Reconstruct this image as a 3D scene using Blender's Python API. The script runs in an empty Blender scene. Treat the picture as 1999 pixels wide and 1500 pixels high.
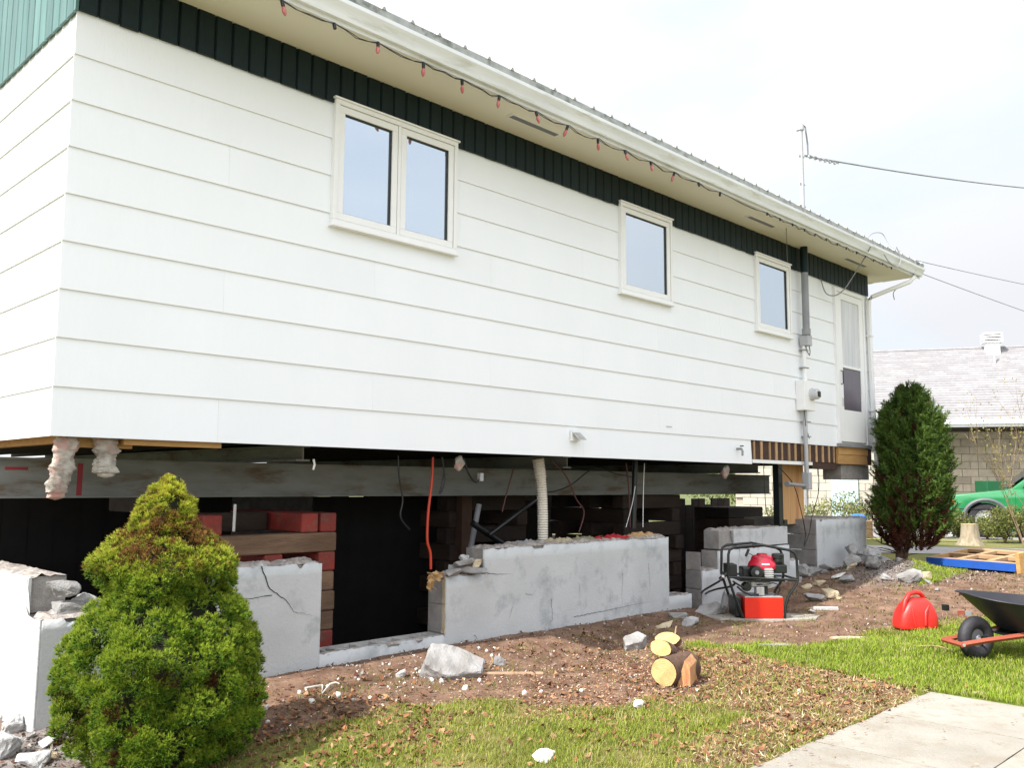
import bpy, bmesh, math, random
import numpy as np
from mathutils import Vector, Matrix, noise
rnd = random.Random(7)
rg = np.random.default_rng(7)
S = bpy.context.scene
COL = S.collection
PI = math.pi

# ------------------------------------------------------------------ camera
CAM = np.array([-1.765228, -5.434001, 1.311789])
CR = np.array([0.70351843, -0.71064755, 0.00647145])
CU = np.array([-0.08414446, -0.07425144, 0.99368327])
CF = np.array([0.70567806, 0.69961903, 0.11203431])
FPX = 1741.963
cd = bpy.data.cameras.new('camera'); cam = bpy.data.objects.new('camera', cd); COL.objects.link(cam)
cd.sensor_width = 36; cd.lens = FPX / 1999 * 36; cd.clip_start = .05; cd.clip_end = 2000
m = Matrix.Identity(4)
for i in range(3):
    m[i][0] = CR[i]; m[i][1] = CU[i]; m[i][2] = -CF[i]; m[i][3] = CAM[i]
cam.matrix_world = m
S.camera = cam

# ------------------------------------------------------------------ light
SUN_EL, SUN_PHI = math.radians(47), math.radians(3)      # sun stands beyond the left end of the house, a touch behind its front
SD = Vector((-math.cos(SUN_PHI) * math.cos(SUN_EL), math.sin(SUN_PHI) * math.cos(SUN_EL), math.sin(SUN_EL)))
sl = bpy.data.lights.new('sun', 'SUN'); sl.energy = 4.2; sl.angle = math.radians(.55); sl.color = (1, .955, .89)
so = bpy.data.objects.new('sun', sl); COL.objects.link(so)
so.rotation_euler = SD.to_track_quat('Z', 'Y').to_euler()

W = bpy.data.worlds.new('World'); S.world = W; W.use_nodes = True
nt = W.node_tree; nt.nodes.clear()
def N(t, **kw):
    n = nt.nodes.new(t)
    for k, v in kw.items(): setattr(n, k, v)
    return n
out = N('ShaderNodeOutputWorld')
sky = N('ShaderNodeTexSky', sky_type='NISHITA', sun_disc=False, sun_elevation=SUN_EL, sun_rotation=math.radians(-87), air_density=1.2, dust_density=2.5)
bg1 = N('ShaderNodeBackground'); bg1.inputs[1].default_value = .13
nt.links.new(sky.outputs[0], bg1.inputs[0])
tc = N('ShaderNodeTexCoord')
mp = N('ShaderNodeMapping'); mp.inputs['Scale'].default_value = (1, 1, 2.2)
nz = N('ShaderNodeTexNoise'); nz.inputs['Scale'].default_value = 2.1; nz.inputs['Detail'].default_value = 8; nz.inputs['Roughness'].default_value = .5; nz.inputs['Distortion'].default_value = .3
nt.links.new(tc.outputs['Generated'], mp.inputs[0]); nt.links.new(mp.outputs[0], nz.inputs['Vector'])
cr = N('ShaderNodeMapRange'); cr.inputs[1].default_value = .34; cr.inputs[2].default_value = .62; cr.inputs[3].default_value = .62; cr.inputs[4].default_value = 1
nt.links.new(nz.outputs['Fac'], cr.inputs[0])
dt = N('ShaderNodeVectorMath', operation='DOT_PRODUCT'); dt.inputs[1].default_value = SD
nt.links.new(tc.outputs['Generated'], dt.inputs[0])
gl = N('ShaderNodeMapRange'); gl.inputs[1].default_value = -.5; gl.inputs[2].default_value = 1; gl.inputs[3].default_value = .50; gl.inputs[4].default_value = 1.4
nt.links.new(dt.outputs['Value'], gl.inputs[0])
bg2 = N('ShaderNodeBackground'); bg2.inputs[0].default_value = (.93, .95, 1.0, 1)
nt.links.new(gl.outputs[0], bg2.inputs[1])
mx = N('ShaderNodeMixShader')
nt.links.new(cr.outputs[0], mx.inputs[0]); nt.links.new(bg1.outputs[0], mx.inputs[1]); nt.links.new(bg2.outputs[0], mx.inputs[2])
nt.links.new(mx.outputs[0], out.inputs[0])

S.view_settings.view_transform = 'Standard'; S.view_settings.look = 'None'; S.view_settings.gamma = 1
S.view_settings.use_curve_mapping = False
S.view_settings.exposure = .93
S.render.engine = 'CYCLES'
S.cycles.max_bounces = 6; S.cycles.transparent_max_bounces = 6

# ------------------------------------------------------------------ placing helpers: where a line of sight meets a plane of the place
def ray(px, py):
    d = (px - 999.5) * CR - (py - 750) * CU + FPX * CF
    return d / np.linalg.norm(d)
def onY(px, py, c=0.0):
    d = ray(px, py); return Vector(CAM + d * ((c - CAM[1]) / d[1]))
def onX(px, py, c=0.0):
    d = ray(px, py); return Vector(CAM + d * ((c - CAM[0]) / d[0]))
def onZ(px, py, c=0.0):
    d = ray(px, py); return Vector(CAM + d * ((c - CAM[2]) / d[2]))
def atD(px, py, D):
    d = ray(px, py); return Vector(CAM + d * (D / float(d @ CF)))
def ss(a, b, x):
    t = np.clip((x - a) / (b - a), 0, 1); return t * t * (3 - 2 * t)
def gh(x, y):
    z = -.095 * (1 - ss(.2, 1.6, x)) + .22 * ss(6.6, 9.6, x)
    z = z + .10 * np.exp(-(((x - 9.45) / .6) ** 2 + ((y + .62) / .42) ** 2)) + .13 * np.exp(-(((x - 10.1) / .45) ** 2 + ((y + .85) / .35) ** 2))
    z = z + .05 * np.exp(-((y + .12) / .28) ** 2) * ((x > -.3) & (x < 6.4))
    return z
def gp(px, py):
    z = 0.0
    for _ in range(8):
        p = onZ(px, py, z); z = float(gh(p.x, p.y))
    p = onZ(px, py, z); return p
RH = Vector((CR[0], CR[1], 0)).normalized()      # level direction to the right of the viewer
FH = Vector((CF[0], CF[1], 0)).normalized()      # level direction away from the viewer

# ------------------------------------------------------------------ materials
MATS = {}
def mat(name, c, c2=None, rough=.7, scale=6, bump=0, bscale=None, metal=0, detail=6, var=0, spec=.5, stretch=None, lo=.35, hi=.65, coat=0, trans=0, attr=None, c3=None, s3=1.5, hue=0):
    if name in MATS: return MATS[name]
    m = bpy.data.materials.new(name); m.use_nodes = True; t = m.node_tree; L = t.links
    b = t.nodes['Principled BSDF']
    b.inputs['Roughness'].default_value = rough; b.inputs['Metallic'].default_value = metal
    b.inputs['Specular IOR Level'].default_value = spec; b.inputs['Coat Weight'].default_value = coat
    tc = t.nodes.new('ShaderNodeTexCoord'); vec = tc.outputs['Object']
    if stretch:
        mp = t.nodes.new('ShaderNodeMapping'); mp.inputs['Scale'].default_value = stretch; L.new(vec, mp.inputs[0]); vec = mp.outputs[0]
    oi = t.nodes.new('ShaderNodeObjectInfo')
    if var or hue:
        ad = t.nodes.new('ShaderNodeVectorMath'); ad.operation = 'ADD'
        mu = t.nodes.new('ShaderNodeMath'); mu.operation = 'MULTIPLY'; mu.inputs[1].default_value = 37.; L.new(oi.outputs['Random'], mu.inputs[0])
        L.new(vec, ad.inputs[0]); L.new(mu.outputs[0], ad.inputs[1]); vec = ad.outputs[0]
    nz = t.nodes.new('ShaderNodeTexNoise'); nz.inputs['Scale'].default_value = scale; nz.inputs['Detail'].default_value = detail; nz.inputs['Roughness'].default_value = .6
    L.new(vec, nz.inputs['Vector'])
    c2 = c2 or tuple(x * .85 for x in c)
    if attr:
        at = t.nodes.new('ShaderNodeAttribute'); at.attribute_name = attr; colout = at.outputs['Color']
        mxx = t.nodes.new('ShaderNodeMix'); mxx.data_type = 'RGBA'; mxx.blend_type = 'MULTIPLY'; mxx.inputs[0].default_value = 1
        rp = t.nodes.new('ShaderNodeMapRange'); rp.inputs[1].default_value = lo; rp.inputs[2].default_value = hi; rp.inputs[3].default_value = .8; rp.inputs[4].default_value = 1.15
        L.new(nz.outputs['Fac'], rp.inputs[0]); L.new(colout, mxx.inputs[6]); L.new(rp.outputs[0], mxx.inputs[7]); col = mxx.outputs[2]
    else:
        rp = t.nodes.new('ShaderNodeValToRGB')
        rp.color_ramp.elements[0].position = lo; rp.color_ramp.elements[1].position = hi
        rp.color_ramp.elements[0].color = (*c, 1); rp.color_ramp.elements[1].color = (*c2, 1)
        L.new(nz.outputs['Fac'], rp.inputs[0]); col = rp.outputs[0]
    if c3:
        n3 = t.nodes.new('ShaderNodeTexNoise'); n3.inputs['Scale'].default_value = s3; n3.inputs['Detail'].default_value = 7; n3.inputs['Roughness'].default_value = .65
        L.new(vec, n3.inputs['Vector'])
        r3 = t.nodes.new('ShaderNodeMapRange'); r3.inputs[1].default_value = .52; r3.inputs[2].default_value = .68; L.new(n3.outputs['Fac'], r3.inputs[0])
        m3 = t.nodes.new('ShaderNodeMix'); m3.data_type = 'RGBA'; L.new(r3.outputs[0], m3.inputs[0]); L.new(col, m3.inputs[6]); m3.inputs[7].default_value = (*c3, 1); col = m3.outputs[2]
    if var or hue:
        hs = t.nodes.new('ShaderNodeHueSaturation')
        r = t.nodes.new('ShaderNodeMapRange'); r.inputs[3].default_value = 1 - var; r.inputs[4].default_value = 1 + var
        L.new(oi.outputs['Random'], r.inputs[0]); L.new(r.outputs[0], hs.inputs['Value'])
        if hue:
            r2 = t.nodes.new('ShaderNodeMapRange'); r2.inputs[3].default_value = .5 - hue; r2.inputs[4].default_value = .5 + hue
            L.new(oi.outputs['Random'], r2.inputs[0]); L.new(r2.outputs[0], hs.inputs['Hue'])
        L.new(col, hs.inputs['Color']); col = hs.outputs[0]
    L.new(col, b.inputs['Base Color'])
    if bump:
        bn = t.nodes.new('ShaderNodeTexNoise'); bn.inputs['Scale'].default_value = bscale or scale * 4; bn.inputs['Detail'].default_value = 8; bn.inputs['Roughness'].default_value = .65
        L.new(vec, bn.inputs['Vector'])
        bp = t.nodes.new('ShaderNodeBump'); bp.inputs['Strength'].default_value = min(1, bump * 2); bp.inputs['Distance'].default_value = .01 * max(1, bump)
        L.new(bn.outputs['Fac'], bp.inputs['Height']); L.new(bp.outputs[0], b.inputs['Normal'])
    if trans:
        tr = t.nodes.new('ShaderNodeBsdfTranslucent'); L.new(col, tr.inputs[0])
        ms = t.nodes.new('ShaderNodeMixShader'); ms.inputs[0].default_value = trans
        L.new(b.outputs[0], ms.inputs[1]); L.new(tr.outputs[0], ms.inputs[2])
        L.new(ms.outputs[0], t.nodes['Material Output'].inputs[0])
    MATS[name] = m; return m

siding = mat('white_siding_paint', (.835, .86, .885), (.805, .83, .855), rough=.42, scale=1.2, bump=.12, bscale=26, stretch=(1, 1, .25), var=.008)
white = mat('white_paint', (.83, .835, .83), (.80, .805, .80), rough=.4, scale=5)
cream = mat('soffit_paint', (.80, .77, .64), (.76, .73, .61), rough=.6, scale=.8)
gutm = mat('gutter_metal', (.80, .825, .85), (.69, .715, .73), rough=.38, scale=1.6, stretch=(.6, 1, 5), c3=(.52, .53, .48), s3=3)
green = mat('green_shaded', (.004, .013, .015), (.007, .018, .02), spec=.25, rough=.55, scale=5, stretch=(1, 1, .15), var=.12, bump=.3)  # front boards: the shade of the eave is put into this green
green_lit = mat('green_sunlit', (.040, .110, .104), (.085, .185, .170), rough=.5, scale=5, stretch=(1, 1, .12), var=.15, bump=.3)  # same boards on the gable end, coloured lighter for the sun on them
roofm = mat('grey_roof_metal', (.42, .43, .41), (.28, .29, .27), rough=.55, scale=9, c3=(.10, .11, .09), s3=6)
gasket = mat('black_gasket', (.012, .012, .014), rough=.5)
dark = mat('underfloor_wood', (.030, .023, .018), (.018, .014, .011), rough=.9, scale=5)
parge = mat('parged_cement', (.525, .54, .54), (.44, .455, .455), rough=.9, scale=2.2, bump=.22, bscale=48, c3=(.33, .35, .355), s3=3.6, lo=.3, hi=.7)
block = mat('concrete_block', (.30, .285, .27), (.22, .205, .19), rough=.95, scale=9, bump=.9, bscale=60, var=.15, c3=(.36, .33, .30), s3=5)
rubm = mat('broken_concrete', (.33, .325, .32), (.21, .20, .19), rough=.95, scale=7, bump=.9, bscale=45, var=.18)
rubwarm = mat('yellowed_mortar', (.50, .43, .30), (.38, .30, .19), rough=.95, scale=9, bump=.9, bscale=45, var=.15)
mortar = mat('rough_mortar', (.38, .34, .30), (.20, .17, .155), rough=.95, scale=22, bump=1, bscale=70, c3=(.5, .48, .45), s3=12)
crackm = mat('crack_dark', (.03, .03, .03), rough=1)
steel = mat('beam_steel', (.22, .23, .225), (.15, .155, .145), rough=.62, scale=3, bump=.2, bscale=20, stretch=(.6, 1, 2.5), c3=(.10, .065, .035), s3=3.2)
beamred = mat('red_spray_mark', (.28, .03, .04), (.2, .03, .04), rough=.8)
crib = mat('crib_timber', (.24, .15, .09), (.13, .075, .045), rough=.85, scale=3, bump=.6, bscale=25, stretch=(.5, 3, 3), var=.3, c3=(.12, .075, .05), s3=4)
cribdark = mat('shaded_timber', (.050, .032, .022), (.028, .018, .013), rough=.9, scale=3, bump=.6, bscale=25, stretch=(.5, 3, 3), var=.3)  # crib timber with the gloom under the floor put into its colour
shade_black = mat('shade_black_boards', (.010, .009, .008), (.006, .005, .005), rough=1, scale=4)  # near-black colour standing in for the shade beneath the house
cribred = mat('red_painted_timber', (.27, .032, .022), (.19, .03, .022), rough=.75, scale=6, bump=.5, var=.25, c3=(.14, .07, .05), s3=9)
pine = mat('fresh_pine', (.52, .31, .12), (.42, .22, .07), rough=.7, scale=4, stretch=(1, 4, 6), bump=.3, var=.1)
ply = mat('plywood', (.62, .38, .17), (.55, .30, .13), rough=.7, scale=3, stretch=(9, 1, .6), c3=(.45, .19, .08), s3=.9)
redbrown = mat('tarred_sheathing', (.075, .035, .022), (.045, .022, .015), rough=.85, scale=9, bump=.5, var=.25)
strip_wood = mat('pale_lath', (.42, .28, .15), (.30, .18, .09), rough=.8, scale=9, var=.2)
insul = mat('hanging_insulation', (.44, .41, .36), (.22, .19, .16), rough=.95, scale=16, bump=1, bscale=30, c3=(.42, .22, .19), s3=7)
black = mat('black_plastic', (.012, .012, .013), rough=.4)
blacks = mat('black_enamel', (.006, .010, .009), (.010, .014, .012), rough=.3)
rubber = mat('black_rubber', (.016, .015, .02), (.026, .025, .03), rough=.6, scale=20, bump=.2)
redp = mat('red_enamel', (.72, .022, .008), (.66, .018, .008), rough=.28, coat=.3)
redp2 = mat('crimson_cowl', (.60, .018, .045), rough=.3, coat=.3)
redcan = mat('red_polyethylene', (.66, .026, .018), (.56, .018, .014), rough=.42, scale=7, bump=.25, bscale=9)
silver = mat('cast_aluminium', (.55, .55, .54), (.42, .42, .41), rough=.42, metal=.6, scale=20)
grey = mat('grey_pvc', (.42, .43, .44), (.36, .37, .38), rough=.45)
greyd = mat('grey_conduit', (.26, .27, .28), (.2, .21, .22), rough=.5, scale=4)
orange = mat('orange_cord', (.50, .045, .015), rough=.5)
hosem = mat('white_corrugated_pipe', (.66, .62, .54), (.55, .50, .42), rough=.6, scale=5)
fringe = mat('bulb_pink_glass', (.50, .14, .13), (.42, .10, .10), rough=.15, coat=.5)
wood_red = mat('red_stained_wood', (.33, .075, .04), (.25, .055, .03), rough=.6, scale=6, stretch=(.5, 3, 3), bump=.3)
trayin = mat('tray_black', (.014, .014, .020), (.026, .026, .032), rough=.5, scale=5)
bark = mat('log_bark', (.13, .07, .045), (.06, .035, .022), rough=.95, scale=14, bump=1, bscale=30, stretch=(2, 2, .6))
cutw = mat('cut_wood', (.60, .44, .20), (.50, .34, .14), rough=.8, scale=8, bump=.3)
cutw2 = mat('split_wood', (.62, .36, .17), (.42, .17, .07), rough=.8, scale=9, stretch=(5, 5, .7), bump=.6)
conc = mat('path_concrete', (.36, .335, .29), (.29, .265, .225), rough=.9, scale=2.2, bump=.5, bscale=60, c3=(.27, .235, .18), s3=5, var=.05)
asph = mat('driveway_paving', (.30, .28, .27), (.24, .225, .215), rough=.95, scale=1.2, bump=.4, bscale=60)
bgblock = mat('tan_masonry', (.50, .43, .325), (.41, .35, .26), rough=.9, scale=4, var=.18, bump=.4)
bgwhite = mat('cream_masonry', (.44, .41, .34), (.38, .35, .285), rough=.9, scale=4, var=.08, bump=.4)
shingle = mat('grey_shingles', (.29, .28, .285), (.235, .23, .235), rough=.95, scale=7, bump=.5, c3=(.21, .205, .21), s3=1.4)
truckg = mat('green_car_paint', (.022, .22, .075), (.02, .20, .07), rough=.25, coat=.7)
truckgrey = mat('grey_plastic_trim', (.10, .11, .12), rough=.6)
glassd = mat('dark_car_glass', (.04, .055, .07), rough=.06, spec=.8)
chrome = mat('chrome', (.7, .7, .7), rough=.15, metal=1)
bluep = mat('blue_paint', (.015, .09, .42), (.015, .08, .36), rough=.5, scale=9)
redlens = mat('red_lens', (.55, .02, .02), rough=.2)
foam = mat('white_foam', (.64, .63, .58), (.54, .52, .46), rough=.9, scale=20)
paper = mat('brown_paper', (.52, .34, .16), (.40, .24, .10), rough=.85, scale=9, bump=.6)
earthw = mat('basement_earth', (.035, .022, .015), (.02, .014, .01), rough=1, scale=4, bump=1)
stumpm = mat('stump_wood', (.36, .30, .21), (.22, .18, .12), rough=.9, scale=9, stretch=(3, 3, .6), bump=.8)
twig = mat('bare_twig', (.30, .22, .13), (.22, .16, .10), rough=.9)
soilpile = mat('grey_gravel', (.28, .24, .22), (.17, .14, .13), rough=1, scale=30, bump=1, bscale=70)
pane_m = bpy.data.materials.new('window_glass'); pane_m.use_nodes = True
_t = pane_m.node_tree; _b = _t.nodes['Principled BSDF']; _b.inputs['Base Color'].default_value = (.16, .19, .22, 1); _b.inputs['Roughness'].default_value = .02
_g = _t.nodes.new('ShaderNodeBsdfGlossy'); _g.inputs['Roughness'].default_value = .012; _g.inputs['Color'].default_value = (.84, .93, 1, 1)
_m = _t.nodes.new('ShaderNodeMixShader'); _m.inputs[0].default_value = .62
_t.links.new(_b.outputs[0], _m.inputs[1]); _t.links.new(_g.outputs[0], _m.inputs[2]); _t.links.new(_m.outputs[0], _t.nodes['Material Output'].inputs[0])
screen_m = mat('dark_door_screen', (.085, .075, .09), (.12, .10, .13), rough=.3, scale=3, stretch=(1, 1, .3))

# ------------------------------------------------------------------ mesh helpers
class MB:
    def __init__(s): s.v = []; s.f = []; s.m = []
    def add(s, vs, fs, mi=0):
        o = len(s.v); s.v += [tuple(v) for v in vs]; s.f += [tuple(i + o for i in f) for f in fs]; s.m += [mi] * len(fs); return s
    def box(s, x0, x1, y0, y1, z0, z1, mi=0):
        return s.add([(x0, y0, z0), (x1, y0, z0), (x1, y1, z0), (x0, y1, z0), (x0, y0, z1), (x1, y0, z1), (x1, y1, z1), (x0, y1, z1)],
                     [(0, 3, 2, 1), (4, 5, 6, 7), (0, 1, 5, 4), (1, 2, 6, 5), (2, 3, 7, 6), (3, 0, 4, 7)], mi)
    def prism(s, poly, a, b, axis='y', mi=0):
        n = len(poly)
        def P(p, t):
            return {'y': (p[0], t, p[1]), 'x': (t, p[0], p[1]), 'z': (p[0], p[1], t)}[axis]
        vs = [P(p, a) for p in poly] + [P(p, b) for p in poly]
        fs = [tuple(range(n)), tuple(range(2 * n - 1, n - 1, -1))] + [(i, i + n, (i + 1) % n + n, (i + 1) % n) for i in range(n)]
        return s.add(vs, fs, mi)
    def tube(s, pts, r, n=8, mi=0, closed=False, cap=True):
        pts = [Vector(p) for p in pts]; k = len(pts)
        rs = r if isinstance(r, (list, tuple)) else [r] * k
        vs = []; up = None
        for i, p in enumerate(pts):
            a = pts[(i - 1) % k] if (closed or i > 0) else p
            b = pts[(i + 1) % k] if (closed or i < k - 1) else p
            t = (b - a); t = t.normalized() if t.length > 1e-9 else Vector((0, 0, 1))
            if up is None: up = Vector((0, 0, 1)) if abs(t.z) < .9 else Vector((1, 0, 0))
            u = t.cross(up)
            if u.length < 1e-4: u = t.cross(Vector((1, .3, 0)))
            u.normalize(); w = u.cross(t).normalized(); up = w
            for j in range(n):
                an = 2 * PI * j / n
                vs.append(p + (u * math.cos(an) + w * math.sin(an)) * rs[i])
        fs = []
        for i in range(k if closed else k - 1):
            for j in range(n):
                a = i * n + j; b = i * n + (j + 1) % n; c = ((i + 1) % k) * n + (j + 1) % n; d = ((i + 1) % k) * n + j
                fs.append((a, b, c, d))
        if cap and not closed: fs += [tuple(range(n - 1, -1, -1)), tuple(range((k - 1) * n, k * n))]
        return s.add(vs, fs, mi)
    def lathe(s, prof, c=(0, 0, 0), n=24, axis='z', mi=0, sx=1, sy=1):
        vs = []; k = len(prof)
        for r, h in prof:
            for j in range(n):
                a = 2 * PI * j / n; x, y = r * math.cos(a) * sx, r * math.sin(a) * sy
                v = {'z': (x, y, h), 'y': (x, h, y), 'x': (h, x, y)}[axis]
                vs.append((v[0] + c[0], v[1] + c[1], v[2] + c[2]))
        fs = [(i * n + j, i * n + (j + 1) % n, (i + 1) * n + (j + 1) % n, (i + 1) * n + j) for i in range(k - 1) for j in range(n)]
        if prof[0][0] > 1e-6: fs.append(tuple(range(n - 1, -1, -1)))
        if prof[-1][0] > 1e-6: fs.append(tuple(range((k - 1) * n, k * n)))
        return s.add(vs, fs, mi)
    def build(s, name, mats, parent=None, smooth=False, bevel=0, seg=2, loc=None, recalc=True):
        me = bpy.data.meshes.new(name); me.from_pydata(s.v, [], s.f)
        mats = mats if isinstance(mats, (list, tuple)) else [mats]
        for q in mats: me.materials.append(q)
        if len(mats) > 1: me.polygons.foreach_set('material_index', s.m)
        if recalc:
            bm = bmesh.new(); bm.from_mesh(me); bmesh.ops.recalc_face_normals(bm, faces=bm.faces)
            if bevel: bmesh.ops.bevel(bm, geom=[e for e in bm.edges if len(e.link_faces) == 2 and e.calc_face_angle(0) > .5], offset=bevel, segments=seg, affect='EDGES', profile=.5, clamp_overlap=True)
            bm.to_mesh(me); bm.free()
        if smooth:
            me.polygons.foreach_set('use_smooth', [True] * len(me.polygons))
            try: me.set_sharp_from_angle(angle=math.radians(smooth if smooth > 1 else 40))
            except Exception: pass
        me.update()
        o = bpy.data.objects.new(name, me); COL.objects.link(o)
        if parent: o.parent = parent
        if loc is not None: o.location = loc
        return o

def tag(o, label=None, cat=None, group=None, kind=None):
    if label: o['label'] = label
    if cat: o['category'] = cat
    if group: o['group'] = group
    if kind: o['kind'] = kind
    return o
def thing(name, label, cat, loc=(0, 0, 0), rz=0, group=None):
    o = bpy.data.objects.new(name, None); COL.objects.link(o); o.location = loc; o.rotation_euler = (0, 0, rz); o.empty_display_size = .1
    return tag(o, label, cat, group)
def share(src, name, parent, loc=(0, 0, 0), rot=(0, 0, 0), scale=(1, 1, 1)):
    o = bpy.data.objects.new(name, src.data); COL.objects.link(o); o.parent = parent; o.location = loc; o.rotation_euler = rot; o.scale = scale
    return o
def clear_name(o): pass
def arr_mesh(name, V, F, mats, parent=None, col=None, smooth=False, attr='col'):
    V = np.asarray(V, np.float32); F = np.asarray(F, np.int32); k = F.shape[1]
    me = bpy.data.meshes.new(name); me.vertices.add(len(V)); me.vertices.foreach_set('co', V.ravel())
    me.loops.add(F.size); me.loops.foreach_set('vertex_index', F.ravel())
    me.polygons.add(len(F)); me.polygons.foreach_set('loop_start', np.arange(0, F.size, k, dtype=np.int32))
    try: me.polygons.foreach_set('loop_total', np.full(len(F), k, np.int32))
    except Exception: pass
    me.update(calc_edges=True)
    if smooth: me.polygons.foreach_set('use_smooth', [True] * len(F))
    if col is not None:
        a = me.color_attributes.new(attr, 'FLOAT_COLOR', 'POINT'); c4 = np.ones((len(V), 4), np.float32); c4[:, :3] = col; a.data.foreach_set('color', c4.ravel())
    for q in (mats if isinstance(mats, (list, tuple)) else [mats]): me.materials.append(q)
    o = bpy.data.objects.new(name, me); COL.objects.link(o)
    if parent: o.parent = parent
    return o
def inpoly(X, Y, poly):
    r = np.zeros(X.shape, bool); n = len(poly)
    for i in range(n):
        x1, y1 = poly[i]; x2, y2 = poly[(i + 1) % n]
        c = ((y1 > Y) != (y2 > Y)) & (X < (x2 - x1) * (Y - y1) / ((y2 - y1) + 1e-12) + x1)
        r ^= c
    return r
def vnoise(X, Y, s, seed=0):
    # cheap smooth value noise
    x = X * s + seed * 17.3; y = Y * s + seed * 5.7
    xi = np.floor(x).astype(int); yi = np.floor(y).astype(int); fx = x - xi; fy = y - yi
    fx = fx * fx * (3 - 2 * fx); fy = fy * fy * (3 - 2 * fy)
    def h(a, b):
        t = np.sin(a * 127.1 + b * 311.7 + seed * 74.7) * 43758.5453; return t - np.floor(t)
    return (h(xi, yi) * (1 - fx) + h(xi + 1, yi) * fx) * (1 - fy) + (h(xi, yi + 1) * (1 - fx) + h(xi + 1, yi + 1) * fx) * fy
def fbm(X, Y, s, seed=0, o=4):
    r = 0; a = .5; tot = 0
    for i in range(o): r = r + a * vnoise(X, Y, s * 2 ** i, seed + i); tot += a; a *= .55
    return r / tot

# ================================================================== GROUND
def wpoly(pts): return [(gp(*p).x, gp(*p).y) for p in pts]
# soil strip beside the wall, as it runs over the ground
soil_poly = [(-3, 7)] + [(-3, -.9), (.2, -.98)] + wpoly([(600, 1432), (760, 1392), (900, 1372), (1020, 1372), (1150, 1378), (1270, 1360), (1400, 1340), (1330, 1262), (1440, 1252), (1560, 1262), (1640, 1252), (1700, 1232), (1760, 1222), (1850, 1210), (1999, 1205)]) + [(9.2, -4.2), (10.6, -2.6), (11.4, -.9), (11.3, .2), (11.3, 7)]
litter_poly = wpoly([(1240, 1300), (1400, 1262), (1530, 1300), (1660, 1310), (1780, 1350), (1700, 1400), (1590, 1440), (1480, 1495), (1340, 1500), (1400, 1440), (1480, 1400), (1400, 1375), (1280, 1370)])
bright_poly = wpoly([(1340, 1262), (1640, 1255), (1850, 1230), (2100, 1200), (2100, 1420), (1810, 1350), (1600, 1300)])
patch_poly = wpoly([(1768, 1097), (1830, 1100), (1890, 1116), (1872, 1128), (1795, 1122)])
def masks(X, Y):
    jx = X + .35 * (fbm(X, Y, 2.2, 3) - .5) + .10 * (fbm(X, Y, 11, 5) - .5); jy = Y + .35 * (fbm(X, Y, 2.2, 9) - .5) + .10 * (fbm(X, Y, 11, 8) - .5)
    soil = inpoly(jx, jy, soil_poly); lit = inpoly(jx, jy, litter_poly) & ~soil; pt = inpoly(jx, jy, patch_poly); soil = soil & ~pt; br = (inpoly(jx, jy, bright_poly) & ~soil & ~lit) | pt
    return soil, lit, br
def segs(*p):
    r = []
    for a, b, n in p: r += list(np.linspace(a, b, n, endpoint=False))
    return np.array(r + [p[-1][1]])
xs = segs((-400, -60, 5), (-60, -12, 8), (-12, -3, 12), (-3, .12, 60), (.12, 11.03, 210), (11.03, 13, 36), (13, 30, 40), (30, 60, 8), (60, 500, 6))
ys = segs((-400, -60, 5), (-60, -12, 8), (-12, -5.5, 14), (-5.5, .12, 112), (.12, 7.2, 14), (7.2, 30, 30), (30, 80, 8), (80, 500, 6))
GX, GY = np.meshgrid(xs, ys)
GZ = gh(GX, GY)
near = np.exp(-(((GX - 5) / 8) ** 2 + ((GY + 2) / 5) ** 2))
GZ = GZ + near * (.05 * (fbm(GX, GY, 1.3, 2) - .5) + .03 * (fbm(GX, GY, 5, 4) - .5))
so_, li_, br_ = masks(GX, GY)
GZ = np.where((GX > -.9) & (GX < 4.30) & (GY < -3.22) & (GY > -4.8), -.035, GZ)
GZ = GZ + np.where(so_, near * .022 * (fbm(GX, GY, 12, 6) - .5), 0)
cn = fbm(GX, GY, 3, 21); cn2 = fbm(GX, GY, 9, 22); cn3 = vnoise(GX, GY, 17, 23)
def lerp(a, b, t): return np.array(a)[None, None] * (1 - t[..., None]) + np.array(b)[None, None] * t[..., None]
grassc = lerp((.15, .17, .030), (.26, .22, .075), np.clip((cn - .35) * 2.5, 0, 1))
brc = lerp((.12, .175, .022), (.17, .18, .04), np.clip((cn2 - .3) * 2, 0, 1))
litc = lerp((.21, .135, .070), (.33, .23, .13), np.clip((cn2 - .3) * 2.2, 0, 1))
soilc = lerp((.15, .085, .056), (.30, .19, .13), np.clip((cn2 - .25) * 2, 0, 1)) * (.8 + .4 * cn3[..., None])
gc = grassc; gc = np.where(br_[..., None], brc, gc); gc = np.where(li_[..., None], litc, gc); gc = np.where(so_[..., None], soilc, gc)
farmix = np.clip((np.hypot(GX - 4, GY + 2) - 9) / 12, 0, 1)[..., None]
gc = gc * np.array([.8, .8, .8]) * (1 - farmix) + lerp((.10, .125, .045), (.16, .155, .085), np.clip((fbm(GX, GY, .35, 77) - .3) * 2, 0, 1)) * farmix
gv = np.clip(np.exp(-(((GX - 9.7) / .95) ** 2 + ((GY + .9) / .55) ** 2)) * 1.3 + np.exp(-(((GX + .05) / .45) ** 2 + ((GY + .3) / .4) ** 2)) * 1.4 - .15, 0, .9)[..., None]
gc = gc * (1 - gv) + lerp((.15, .13, .12), (.27, .25, .235), np.clip((cn2 - .25) * 2, 0, 1)) * gv
ny, nx = GX.shape
idx = np.arange(ny * nx).reshape(ny, nx)
q = np.stack([idx[:-1, :-1], idx[:-1, 1:], idx[1:, 1:], idx[1:, :-1]], -1)
cx = (GX[:-1, :-1] + GX[1:, 1:]) / 2; cy = (GY[:-1, :-1] + GY[1:, 1:]) / 2
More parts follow.
